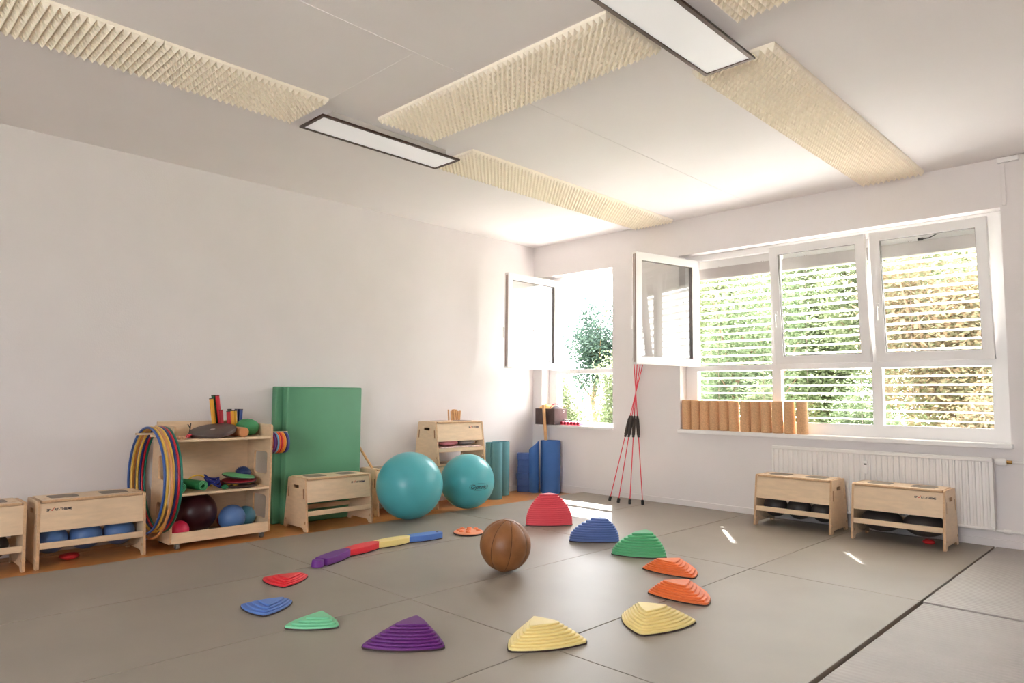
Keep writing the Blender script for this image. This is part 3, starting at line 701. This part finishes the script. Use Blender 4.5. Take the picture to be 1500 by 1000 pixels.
for k in range(26):
    a = k * .95; rr = .045 + .02 * rnd.random()
    cp.append((-5.50 + rr * 1.3 * math.cos(a), 2.285 + rr * .8 * math.sin(a), zs + .008 + .075 * (k / 26) + .012 * rnd.random() + (.02 if k % 3 == 0 else 0)))
rope(cp, .0065, M_brope, 'tangled dark blue skipping rope on the trolley middle shelf')
rope([(-5.56, 2.06, zs + .006), (-5.60, 2.14, zs + .075), (-5.62, 2.2, zs + .10), (-5.64, 2.27, zs + .085), (-5.62, 2.33, zs + .006)], .006, M_yrope, 'yellow rope lying behind the green rolls on the trolley')
ball('bean_bag', (-5.415, 2.348, zs + .02), .021, mat('green_cloth', (34, 110, 70), .8), 'small green bean bag beside the discs on the trolley', 'bean bag', None, (1, 1.2, .9), 20)
ball('bean_bag', (-5.56, 2.365, zs + .03), .032, mat('wine_cloth', (96, 22, 34), .8), 'small wine red bean bag behind the disc stack', 'bean bag', None, (1, 1, .9), 20)
M_rim = mat('dark_rim', (62, 44, 42), .6)
def tactile_disc(c, r, rgb, cname, label, tiltx=0, tilty=0, bumps=9, bump_rgb=None, h=.024):
    t_ = root('tactile_disc', label, 'disc', c, 0, 'tactile discs'); t_.rotation_euler = (tiltx, tilty, 0)
    obj('rim', B().lathe([(r * .96, 0), (r, .004), (r, .009), (r * .97, .012)], 40), M_rim, t_, local=True, smooth=40)
    obj('top', B().lathe([(r * .965, .012), (r * .95, .017), (r * .8, h - .003), (r * .6, h), (1e-5, h)], 40), mat('disc_' + cname, rgb, .5), t_, local=True, smooth=50)
    mb = mat('discbump_' + cname, bump_rgb or rgb, .5)
    for k in range(bumps):
        a = 2 * PI * k / bumps; rr = r * .62 if k else 0
        if k == 0 and bumps < 8: rr = r * .62
        obj('knob', B().lathe([(.021, 0), (.020, .008), (.015, .012), (.008, .0125), (.006, .008), (1e-5, .008)], 14, Matrix.Translation((rr * math.cos(a), rr * math.sin(a), h - .002))), mb, t_, local=True, smooth=50)
    return t_
tactile_disc((-5.53, 2.505, zs + .0005), .142, (70, 44, 34), 'brownyellow', 'dark disc with yellow knobs at the bottom of the trolley stack', 0, 0, 10, (232, 176, 60))
tactile_disc((-5.535, 2.515, zs + .040), .135, (150, 26, 44), 'wine', 'wine red disc in the middle of the trolley stack', math.radians(2), math.radians(4), 0)
tactile_disc((-5.54, 2.51, zs + .074), .128, (104, 186, 128), 'mint', 'mint green disc on top of the trolley stack', math.radians(-7), math.radians(5), 0)
hs = root('spiky_dome', 'dark blue spiky half ball on top of the disc stack', 'half ball', (-5.60, 2.575, zs + .092), 0); hs.rotation_euler = (math.radians(-7), math.radians(5), 0)
obj('dome', B().lathe([(.062 * math.cos(a * PI / 20), .055 * math.sin(a * PI / 20)) for a in range(10)] + [(1e-5, .055)], 28), mat('navy_rubber', (40, 58, 108), .5), hs, local=True, smooth=60)
sb_ = B()
for j in range(1, 6):
    e = j * .27
    for i in range(int(20 * math.cos(e)) + 3):
        a = 2 * PI * i / (int(20 * math.cos(e)) + 3) + j; d = Vector((.062 * math.cos(e) * math.cos(a), .062 * math.cos(e) * math.sin(a), .055 * math.sin(e)))
        sb_.cyl(d * .98, d * 1.10, .003, .001, n=5)
o_ = obj('spikes', sb_, MATS['navy_rubber'], hs, local=True); o_['kind'] = 'stuff'
# --- top shelf
zt = .763
M_disc = mat('brown_balance_board', (84, 68, 62), .45, var=.12, scale=14)
t = root('balance_board', 'dark brown round balance board lying tilted on the trolley top', 'balance board', (-5.53, 2.285, zt + .052), 0); t.rotation_euler = (math.radians(10.5), math.radians(9), 0)
obj('board', B().lathe([(.150, -.020), (.172, -.016), (.176, -.004), (.172, .010), (.165, .0125), (.05, .0125), (1e-5, .0125)], 48), M_disc, t, local=True, smooth=35)
obj('centre_mark', B().lathe([(.019, .0126), (.018, .0140), (1e-5, .0140)], 20), mat('pale_mark', (190, 180, 172), .5), t, local=True)
tag(obj('wooden_roller', B().lathe([(.034, 0), (.0385, .004), (.0385, .236), (.034, .24)], 26, Matrix.Translation((-5.415, 2.488, zt + .0388)) @ Matrix.Rotation(-PI / 2, 4, 'Y')), mat('roller_wood', (206, 142, 92), .5, var=.08), loc=(-5.53, 2.488, zt), smooth=40), 'round wooden roller with its end facing front on the trolley top', 'roller')
pouch((-5.61, 2.606, zt), .10, .079, .062, mat('green_fabric_ball', (72, 150, 98), .75, bump=.2, bscale=200), 'soft green cushion ball at the right end of the trolley top', 'cushion', 'cushion', seed=9)
tubes = [((232, 168, 40), 'yellow', 2.385, -5.72, .30, -.045), ((32, 104, 58), 'green', 2.412, -5.745, .325, -.045), ((204, 28, 48), 'red', 2.435, -5.715, .325, -.05), ((184, 24, 44), 'crimson', 2.428, -5.685, .205, -.02),
         ((196, 30, 44), 'scarlet', 2.492, -5.70, .195, -.015), ((236, 164, 40), 'amber', 2.523, -5.70, .20, -.02), ((44, 92, 56), 'dark green', 2.517, -5.745, .21, -.012), ((214, 164, 40), 'mustard', 2.552, -5.715, .20, -.015),
         ((44, 74, 148), 'blue', 2.568, -5.75, .21, .0), ((40, 66, 136), 'navy', 2.592, -5.735, .21, .005)]
for rgb, cn, y, x, h_, lean in tubes:
    b_ = B().cyl((x, y, zt + .001), (x, y + lean, zt + h_), .0165, n=18)
    tt = root('percussion_tube', f'{cn} plastic percussion tube standing at the back of the trolley top', 'tube', (x, y, zt), 0, 'percussion tubes on the trolley')
    obj('tube', b_, mat('tube_' + cn.replace(' ', '_'), rgb, .4), tt, smooth=50)
    d = Vector((0, lean, h_)).normalized(); e = Vector((x, y + lean, zt + h_))
    obj('end_cap', B().cyl(e, e + d * .006, .0175, n=18), mat('tube_cap', (60, 50, 46), .5), tt, smooth=50)
sr_ = root('skipping_rope', 'bundle of red and white rope strands with wooden handles on the trolley top', 'rope', (-5.45, 2.04, zt))
rnd = random.Random(5)
for k in range(9):
    y0_ = 2.03 + rnd.uniform(-.01, .02)
    b_ = rope([(-5.43 + rnd.uniform(-.02, .02), y0_, zt + .005), (-5.46 + rnd.uniform(-.02, .02), 2.07, zt + .02 + .012 * rnd.random()), (-5.50 + rnd.uniform(-.02, .02), 2.105, zt + .016 + .01 * rnd.random()), (-5.54, 2.10 + rnd.uniform(-.01, .02), zt + .005)], .0042, None, None)
    obj('strand', b_, mat('red_strand', (200, 44, 62), .7) if k % 3 else mat('white_strand', (226, 204, 196), .7), sr_, smooth=80)
for yy in (1.992, 2.022): obj('rope_handle', B().lathe([(.006, 0), (.012, .006), (.013, .03), (.009, .055), (.005, .06)], 14, Matrix.Translation((-5.395, yy, zt + .0135)) @ Matrix.Rotation(-PI / 2, 4, 'Y')), mat('handle_wood', (226, 186, 150), .5), sr_, smooth=50)
tag(obj('forked_peg', B().tube([(-5.60, 2.13, zt + .001), (-5.60, 2.135, zt + .05), (-5.60, 2.14, zt + .11)], .0045, 8).tube([(-5.60, 2.136, zt + .075), (-5.60, 2.118, zt + .105)], .0035, 8), M_black, loc=(-5.60, 2.13, zt), smooth=60), 'small dark forked peg standing on the trolley top', 'peg')

# ================================================================== GREEN FOLDED MATS
M_gm = mat('green_vinyl', (94, 156, 120), .5, var=.04, scale=4, bump=.06, bscale=40)
def slab(x0, x1, y0, y1, label, lean):
    me = B().box(0, x1 - x0, 0, y1 - y0, 0, 1.215)
    m_ = me.mesh('gym_mat', M_gm); bevel_mesh(m_, .012, 3); smooth_mesh(m_, 30)
    t_ = tag(put('gym_mat', m_, None, (x0, y0, ZF), (0, -lean, 0)), label, 'mat', 'green gym mats')
    for zz in (.02, 1.195): put('seam', B().tube([(x1 - x0 + .0005, .012, zz), (x1 - x0 + .0005, y1 - y0 - .012, zz)], .0018, 6).mesh('seam', M_gm), t_)
slab(-5.826, -5.738, 3.02, 3.795, 'green gym mat standing in front of the other, facing the room', math.radians(.25))
slab(-5.925, -5.842, 2.965, 3.74, 'green gym mat standing at the back against the wall', 0)

# ================================================================== BIG BALLS
M_turq = mat('turquoise_rubber', (84, 178, 188), .3, var=.03, bump=.02, bscale=400)
ball('exercise_ball', (-5.069, 3.877, .2985), .298, M_turq, 'large turquoise exercise ball nearer the camera, left of two', n=56)
b2 = root('exercise_ball', 'large turquoise exercise ball with printed oval, right of two', 'ball', (-5.172, 4.668, -.005))
c2 = Vector((-5.172, 4.668, .263)); r2 = .2672
obj('sphere', B().sphere(c2, r2, 56, 28), M_turq, b2, smooth=80)
tm = text_mesh('Gymnic', .055, mat('dark_print', (40, 60, 66), .5), Matrix(), .0012, .25)
cen = Vector(((min(v.co.x for v in tm.vertices) + max(v.co.x for v in tm.vertices)) / 2, .018, 0))
dv = Vector((.955, -.27, -.10)).normalized(); ex = Vector((0, 0, 1)).cross(dv).normalized(); ey = dv.cross(ex)
for v in tm.vertices:
    p = v.co - cen; a, e = p.x / r2, p.y / r2
    v.co = c2 + (dv * math.cos(a) * math.cos(e) + ex * math.sin(a) * math.cos(e) + ey * math.sin(e)) * (r2 + .0012) - Vector(b2.location)
put('print', tm, b2)
ov = [c2 + (dv * math.cos(.38 * math.cos(q)) * math.cos(.13 * math.sin(q)) + ex * math.sin(.38 * math.cos(q)) + ey * math.sin(.13 * math.sin(q))).normalized() * (r2 + .0005) for q in [2 * PI * i / 48 for i in range(48)]]
obj('print_outline', B().tube(ov, .0012, 6, True), MATS['dark_print'], b2, smooth=80)
# leather medicine ball: eight stitched gores
mb = root('medicine_ball', 'brown leather medicine ball on the grey mats', 'medicine ball', (-3.172, 3.196, .0))
rb = .1635; cb = Vector((-3.172, 3.196, rb - .001))
M_lea = mat('brown_leather', (142, 92, 52), .42, var=.22, scale=9, bump=.12, bscale=140)
M_seam = mat('leather_seam', (74, 44, 28), .7)
tiltm = Matrix.Translation(cb - Vector(mb.location)) @ Matrix.Rotation(math.radians(6), 4, 'Y') @ Matrix.Rotation(math.radians(-5), 4, 'X') @ Matrix.Rotation(math.radians(12), 4, 'Z')
core = B().sphere((0, 0, 0), rb * .968, 32, 16); core.v = [tuple(tiltm @ Vector(v)) for v in core.v]
obj('core', core, M_seam, mb, local=True, smooth=80)
for g in range(8):
    vs = []; fs = []; nu, nv = 9, 18
    for j in range(nv + 1):
        th = PI * (.055 + .89 * j / nv)
        for i in range(nu + 1):
            u = (i / nu - .5) * 2; a = 2 * PI * (g + .5) / 8 + u * (PI / 8 - .012)
            rr = rb * (1 - .022 * abs(u) ** 5)
            vs.append((rr * math.sin(th) * math.cos(a), rr * math.sin(th) * math.sin(a), -rr * .985 * math.cos(th)))
    for j in range(nv):
        for i in range(nu): fs.append((j * (nu + 1) + i, j * (nu + 1) + i + 1, (j + 1) * (nu + 1) + i + 1, (j + 1) * (nu + 1) + i))
    gb = B().add([tuple(tiltm @ Vector(v)) for v in vs], fs)
    obj('leather_panel', gb, M_lea, mb, local=True, smooth=80)
for sg in (-1, 1): obj('end_patch', B().lathe([(.034, -.002), (.033, .001), (1e-5, .002)], 20, tiltm @ Matrix.Translation((0, 0, sg * rb * .972)) @ Matrix.Rotation(0 if sg > 0 else PI, 4, 'X')), M_lea, mb, local=True, smooth=50)

# ================================================================== STEPPING STONES
def tri_loop(tri, corner, bulge, n=14):
    """rounded triangle with bulging sides"""
    c = sum((Vector(p) for p in tri), Vector((0, 0))) / 3; out = []
    P = [Vector(p) for p in tri]
    for i in range(3):
        a, b_ = P[i], P[(i + 1) % 3]; mid = (a + b_) / 2; nrm = (mid - c); nrm = nrm.normalized() * (a - b_).length * bulge
        pa, pc, pb = a, mid + nrm * 2, b_
        for k in range(n):
            u = .035 + .93 * k / (n - 1) if corner else k / n
            out.append(pa * (1 - u) ** 2 + pc * 2 * u * (1 - u) + pb * u * u)
    # soften corners
    m = len(out); res = []
    for i in range(m): res.append((out[i - 1] + out[i] * 6 + out[(i + 1) % m]) / 8)
    return res
def stone(name, base, top, h, steps, rgb, cname, label, bulge=.10, pw=1.12):
    cx = sum(p[0] for p in base) / 3; cy = sum(p[1] for p in base) / 3
    t_ = root(name, label, 'stepping stone', (cx, cy, 0), 0, 'stepping stones on the mats')
    loc = lambda tri: [(p[0] - cx, p[1] - cy) for p in tri]
    base, top = loc(base), loc(top)
    bl = tri_loop(base, True, bulge); tl = tri_loop(top, True, bulge * .45); n = len(bl)
    grow = [p * 1.015 for p in bl]
    rim = B().prism([(p.x, p.y) for p in grow], .0005, .007)
    obj('rubber_rim', rim, M_rim, t_, local=True)
    rings = []
    z0 = .0065; dz = (h - z0) / steps
    lev = lambda u: [bl[i] * (1 - u) + tl[i] * u for i in range(n)]
    for k in range(steps):
        u = (k / (steps - 1)) ** pw
        cur = lev(u); z = z0 + k * dz
        sh = .996 - .010 if k else 1.0
        cc = sum(cur, Vector((0, 0))) / n
        e = .0035
        ins = lambda q, d_: cc + (q - cc) * (1 - d_ / max(.03, (q - cc).length))
        if k: rings.append([(ins(q, .0035), z) for q in cur])
        rings.append([(p, z + dz * .38 if k else z) for p in cur])
        rings.append([(ins(q, .0005), z + dz - e) for q in cur])
        rings.append([(p, z + dz) for p in [cc + (q - cc) * (1 - e / max(.03, (q - cc).length)) for q in cur]])
    vs = [(p.x, p.y, z) for r in rings for p, z in r]; fs = []
    for k in range(len(rings) - 1):
        for i in range(n):
            j = (i + 1) % n; fs.append((k * n + i, k * n + j, (k + 1) * n + j, (k + 1) * n + i))
    fs.append(tuple((len(rings) - 1) * n + i for i in range(n)))
    obj('body', B().add(vs, fs), mat('stone_' + cname, rgb, .5, var=.03, bump=.05, bscale=300), t_, local=True, smooth=19)
    return t_
ORG = (240, 124, 66); YEL = (246, 226, 156)
stone('stepping_stone', [(-4.134, 4.407), (-3.873, 4.735), (-4.245, 4.76)], [(-4.085, 4.520), (-3.965, 4.645), (-4.09, 4.660)], .262, 15, (236, 86, 100), 'coral', 'tall coral red ribbed stepping stone, the highest one', .10, 2.3)
stone('stepping_stone', [(-3.467, 4.183), (-3.181, 4.452), (-3.52, 4.53)], [(-3.365, 4.318), (-3.240, 4.395), (-3.36, 4.435)], .174, 10, (94, 120, 186), 'blue', 'tall blue ribbed stepping stone between the coral and green ones', .10, 2.2)
stone('stepping_stone', [(-2.982, 4.063), (-2.645, 4.25), (-2.95, 4.40)], [(-2.885, 4.175), (-2.775, 4.29), (-2.89, 4.365)], .150, 9, (92, 180, 128), 'green', 'tall green ribbed stepping stone beside the orange ones', .13, 1.8)
stone('stepping_stone', [(-2.608, 3.884), (-2.235, 3.895), (-2.38, 4.13)], [(-2.51, 3.895), (-2.365, 3.893), (-2.405, 4.03)], .080, 7, ORG, 'orange', 'orange ribbed stepping stone next to the tall green one')
stone('stepping_stone', [(-2.271, 3.432), (-1.900, 3.442), (-2.05, 3.68)], [(-2.185, 3.455), (-2.030, 3.448), (-2.085, 3.59)], .085, 7, ORG, 'orange', 'orange ribbed stepping stone next to the yellow one')
stone('stepping_stone', [(-2.13, 2.995), (-1.884, 2.802), (-1.807, 3.175)], [(-2.045, 3.005), (-1.925, 2.905), (-1.905, 3.07)], .085, 8, YEL, 'yellow', 'yellow ribbed stepping stone next to an orange one')
stone('stepping_stone', [(-2.173, 2.215), (-1.999, 2.555), (-2.335, 2.505)], [(-2.172, 2.345), (-2.110, 2.490), (-2.255, 2.462)], .085, 8, YEL, 'yellow', 'yellow ribbed stepping stone nearest the camera')
stone('stepping_stone', [(-2.657, 1.781), (-2.392, 2.041), (-2.71, 2.125)], [(-2.615, 1.928), (-2.507, 2.038), (-2.642, 2.078)], .085, 8, (104, 36, 122), 'purple', 'purple ribbed stepping stone nearest the camera')
stone('stepping_stone', [(-3.125, 1.663), (-2.956, 1.857), (-3.19, 1.90)], [(-3.085, 1.752), (-3.002, 1.836), (-3.128, 1.868)], .045, 4, (126, 206, 162), 'mint', 'low mint green stepping stone between the purple and low blue ones')
stone('stepping_stone', [(-3.603, 1.67), (-3.355, 1.683), (-3.487, 1.904)], [(-3.510, 1.718), (-3.392, 1.722), (-3.472, 1.848)], .045, 4, (92, 128, 198), 'lowblue', 'low blue stepping stone at the left of the ring')
stone('stepping_stone', [(-4.027, 1.995), (-3.769, 2.001), (-3.909, 2.232)], [(-3.920, 2.035), (-3.800, 2.038), (-3.87, 2.165)], .045, 4, (226, 42, 56), 'red', 'low red stepping stone in front of the purple beam end')
tactile_disc((-4.225, 3.835, .0), .125, (236, 152, 112), 'peach', 'peach orange tactile disc with ring knobs on the mats', 0, 0, 8, (240, 132, 84), .026)
# balance beam in four interlocking pieces
BP = [(-4.075, 2.388), (-4.215, 2.690), (-4.283, 2.978), (-4.288, 3.262), (-4.252, 3.560)]
BC = [('purple', (108, 42, 138), 'purple balance beam piece with rounded end bulb'), ('red', (226, 44, 58), 'red balance beam piece between purple and yellow'), ('yellow', (244, 222, 146), 'yellow balance beam piece between red and blue'), ('blue', (88, 128, 206), 'blue balance beam piece at the far end')]
for k, (cn, rgb, lb) in enumerate(BC):
    a, c = Vector(BP[k]), Vector(BP[k + 1]); d = (c - a).normalized(); nn = Vector((-d.y, d.x)); Ln = (c - a).length
    t_ = root('balance_beam', lb, 'balance beam', (*((a + c) / 2), 0), 0, 'balance beam pieces')
    m_ = mat('beam_' + cn, rgb, .45, var=.03)
    def wdt(u): return .036 + .022 * math.sin(PI * min(1, max(0, u))) ** .8
    s0 = .13 if k == 0 else .0
    us = [s0 + (1 - s0) * i / 12 for i in range(13)]
    left = [a + d * (u * Ln) + nn * wdt(u) for u in us]; right = [a + d * (u * Ln) - nn * wdt(u) for u in us]
    tip = .03
    end = [c - nn * .026 + d * tip * .5, c + d * tip, c + nn * .026 + d * tip * .5] if k < 3 else [c - nn * .02 + d * .008, c + nn * .02 + d * .008]
    start = [] if k == 0 else [a + d * .032]
    loop = right + end + list(reversed(left))
    if start: loop = right + end + list(reversed(left)) + [a + nn * .026 + d * .016, a + d * .031, a - nn * .026 + d * .016]
    m0 = (a + c) / 2; lp = [p - m0 for p in loop]
    obj('rubber_rim', B().prism([(p.x * 1.0, p.y * 1.0) for p in lp], .0005, .006), M_rim, t_, local=True)
    bb = B().prism([(p.x, p.y) for p in lp], .006, .048)
    me = bb.mesh('body', m_); bevel_mesh(me, .004, 2); put('body', me, t_)
    if k == 0:
        e0 = a + d * .005 - m0
        obj('end_bulb', B().lathe([(.041, .006), (.040, .02), (.036, .044), (.032, .048), (1e-5, .048)], 24, Matrix.Translation((e0.x, e0.y, 0))), m_, t_, local=True, smooth=40)
    if k == 3:
        e0 = c - d * .03 - m0
        obj('socket', B().cyl((e0.x, e0.y, .0476), (e0.x, e0.y, .0486), .011, n=16), M_rim, t_, local=True)

# ================================================================== CORNER: rolled mats, blocks, rods
M_tealmat = mat('teal_foam', (92, 146, 156), .7, bump=.1, bscale=300); M_bluemat = mat('blue_foam', (62, 108, 176), .7, bump=.1, bscale=300)
spiral_roll('rolled_mat', (-5.635, 5.49, ZF + .001), (0, 0, 1), .055, .098, 2.3, .625, .009, M_tealmat, 'teal rolled exercise mat standing nearer the turquoise ball', 'mat', 'rolled mats in the corner', 1.0)
spiral_roll('rolled_mat', (-5.80, 5.76, ZF + .001), (0, 0, 1), .06, .105, 2.3, .615, .009, M_tealmat, 'teal rolled exercise mat standing closer to the wall corner', 'mat', 'rolled mats in the corner', 1.0)
spiral_roll('rolled_mat', (-5.508, 6.305, ZF + .001), (0, 0, 1), .06, .118, 3.1, .62, .010, M_bluemat, 'blue rolled exercise mat with a wooden rod stuck in it', 'mat', 'rolled mats in the corner')
# loosely curled blue mat with a sloping top edge
vs = []; nA = 20
for i in range(nA + 1):
    u = i / nA; a = math.radians(200 + 200 * u)
    for rr in (.049, .056):
        x_ = -5.676 + rr * 1.05 * math.cos(a); y_ = 6.195 + rr * 1.0 * math.sin(a) * .9
        zz = .44 + .13 * min(1, u * 1.15)
        vs += [(x_ + .0, y_, ZF + .001), (x_ - .012 * (1 - u), y_, zz)]
fs = []
for i in range(nA):
    k = i * 4; l = k + 4
    fs += [(k, l, l + 1, k + 1), (k + 2, k + 3, l + 3, l + 2), (k + 1, l + 1, l + 3, k + 3), (k, k + 2, l + 2, l)]
fs += [(0, 1, 3, 2), (nA * 4, nA * 4 + 2, nA * 4 + 3, nA * 4 + 1)]
tag(obj('rolled_mat', B().add(vs, fs), M_bluemat, loc=(-5.676, 6.195, ZF), smooth=40), 'loosely curled blue mat between the blocks and the blue roll', 'mat', 'rolled mats in the corner')
M_block = mat('blue_block_foam', (78, 106, 170), .75, bump=.1, bscale=200)
names6 = ('bottom', 'second from the bottom', 'third from the bottom', 'fourth from the bottom', 'second from the top', 'top')
for k in range(6):
    me = B().box(-.075, .075, -.075, .075, 0, .0755).mesh('yoga_block', M_block); bevel_mesh(me, .007, 2)
    sh = (.006 * math.sin(k * 2.1), .006 * math.cos(k * 1.7))
    tag(put('yoga_block', me, None, (-5.835 + sh[0], 6.085 + sh[1] + .1, ZF + .0005 + k * .0765), (0, 0, math.radians(38 + 3 * math.sin(k * 3)))), f'blue foam block in the corner stack, {names6[k]}', 'block', 'blue foam blocks in the corner')
tag(obj('wooden_rod', B().cyl((-5.535, 6.31, ZF + .002), (-5.62, 6.298, 1.005), .0195, n=16), M_beech, loc=(-5.535, 6.31, ZF), smooth=50), 'thick wooden rod sticking out of the blue rolled mat', 'rod')

# ---- red swing sticks leaning between the windows
M_redrod = mat('red_fibreglass', (222, 48, 72), .4); M_grip = mat('dark_grip', (58, 46, 42), .65)
for k, (xb, yb_, xt, lb) in enumerate(((-4.485, 6.085, -4.225, 'red swing stick with its foot leftmost of four'), (-4.340, 6.04, -4.275, 'red swing stick with its foot second from left'), (-4.205, 6.055, -4.335, 'red swing stick with its foot third from left'), (-4.085, 6.115, -4.395, 'red swing stick with its foot rightmost of four'))):
    p0 = Vector((xb, yb_, 0.0)); p1 = Vector((xt, 6.375 + .014 * k, 1.545)); ax = p1 - p0
    at = lambda u: p0 + ax * u
    t_ = root('swing_stick', lb, 'swing stick', p0, 0, 'red swing sticks leaning on the wall')
    obj('rod', B().cyl(at(.004), at(.996), .0048, n=10), M_redrod, t_, smooth=50)
    gp = B()
    d = ax.normalized(); L0 = ax.length; q = d.to_track_quat('Z', 'Y').to_matrix().to_4x4()
    gp.lathe([(.008, 0), (.014, .005), (.012, .02), (.017, .03), (.019, .13), (.017, .20), (.012, .215), (.014, .225), (.008, .235)], 14, Matrix.Translation(at(.44)) @ q)
    obj('grip', gp, M_grip, t_, smooth=40)
    for u0 in (.0025, .966): obj('end_weight', B().lathe([(.012, 0), (.0155, .004), (.0155, .046), (.012, .05)], 14, Matrix.Translation(at(u0)) @ q), M_black, t_, smooth=40)

# ---- on the narrow window sill
t = root('storage_basket', 'dark brown woven basket overhanging the narrow window sill', 'basket', (-5.633, 6.45, .765))
Mb = mat('brown_basket', (78, 60, 58), .8, var=.15, scale=60, bump=.5, bscale=160)
x0, x1, y0, y1, z0, z1 = -5.79, -5.478, 6.335, 6.565, .7655, .958; th = .008
obj('wall', B().box(x0, x1, y0, y0 + th, z0, z1), Mb, t, bev=.002); obj('wall', B().box(x0, x1, y1 - th, y1, z0, z1), Mb, t, bev=.002)
obj('wall', B().box(x0, x0 + th, y0 + th, y1 - th, z0, z1), Mb, t, bev=.002); obj('wall', B().box(x1 - th, x1, y0 + th, y1 - th, z0, z1), Mb, t, bev=.002)
obj('bottom', B().box(x0 + th, x1 - th, y0 + th, y1 - th, z0, z0 + th), Mb, t)
ey_ = [(x1 + .001, 6.50 + .012 * math.cos(a), .925 + .012 * math.sin(a)) for a in [2 * PI * i / 20 for i in range(20)]]
obj('eyelet', B().tube(ey_, .0035, 6, True), M_steel, t, smooth=60)
pouch((-5.685, 6.44, .90), .085, .08, .05, mat('apricot_cloth', (242, 196, 128), .85), 'apricot yellow cloth bundle bulging out of the basket', 'cloth_bundle', 'cloth', seed=12)
pouch((-5.545, 6.46, .915), .055, .075, .036, mat('grey_pouch', (112, 104, 110), .7), 'dark grey pouch on top of the basket', 'pouch', 'pouch', seed=14)
tag(obj('strap', B().tube([(-5.60, 6.40, .965), (-5.585, 6.41, 1.0), (-5.55, 6.43, 1.016), (-5.51, 6.46, 1.0), (-5.475, 6.49, .975)], .006, 8), mat('pink_strap', (206, 92, 122), .7), loc=(-5.60, 6.40, .96), smooth=70), 'pink strap arching over the grey pouch in the basket', 'strap')
SIX = ('touching the basket', 'second from the basket', 'third from the basket', 'fourth from the basket', 'fifth from the basket', 'farthest from the basket')
for k in range(6):
    x_ = -5.438 + k * .05
    t_ = root('hand_weight', f'small pink hand weight in the sill row, {SIX[k]}', 'hand weight', (x_, 6.45, .7655), 0, 'pink hand weights on the sill')
    obj('bar', B().cyl((x_, 6.42, .7885), (x_, 6.52, .7885), .0215, n=16), mat('pink_vinyl', (230, 92, 120), .5), t_, smooth=40)
    obj('end_cap', B().cyl((x_, 6.414, .7885), (x_, 6.42, .7885), .016, n=16), mat('darkred_vinyl', (142, 24, 40), .5), t_, smooth=40)
rnd = random.Random(21)
tag(obj('black_cord', rope([(-5.44 + .035 * k + rnd.uniform(-.015, .015), 6.455 + rnd.uniform(-.03, .03), .816 + rnd.uniform(0, .012)) for k in range(10)], .0045, None, None), M_black, loc=(-5.44, 6.455, .81), smooth=70), 'tangled black cord lying on the pink hand weights', 'cord')
# ---- cork rollers on the wide sill
M_cork = mat('cork', (214, 170, 128), .85, var=.14, scale=90, bump=.15, bscale=220)
px = [1009, 1021.8, 1035, 1048.2, 1061.8, 1076, 1092, 1105.8, 1120.5, 1135.8, 1152]
cx_ = [-3.775, -3.672, -3.568, -3.464, -3.358, -3.252, -3.132, -3.028, -2.922, -2.812, -2.698, -2.575]
ordn = ('leftmost of the row', 'second from left', 'third from left', 'fourth from left', 'fifth from left', 'sixth from left', 'seventh from left', 'eighth from left', 'ninth from left', 'tenth from left', 'eleventh from left', 'rightmost, standing apart')
for k, x_ in enumerate(cx_):
    b_ = B().lathe([(.044, 0), (.0495, .004), (.0495, .297), (.044, .301)], 28, Matrix.Translation((x_, 6.478 + (-.012 if k == 11 else .003 * math.sin(k * 2)), .7802)))
    tag(obj('cork_roller', b_, M_cork, loc=(x_, 6.478, .78), smooth=40), f'upright cork roller on the wide window sill, {ordn[k]}', 'roller', 'cork rollers on the sill')
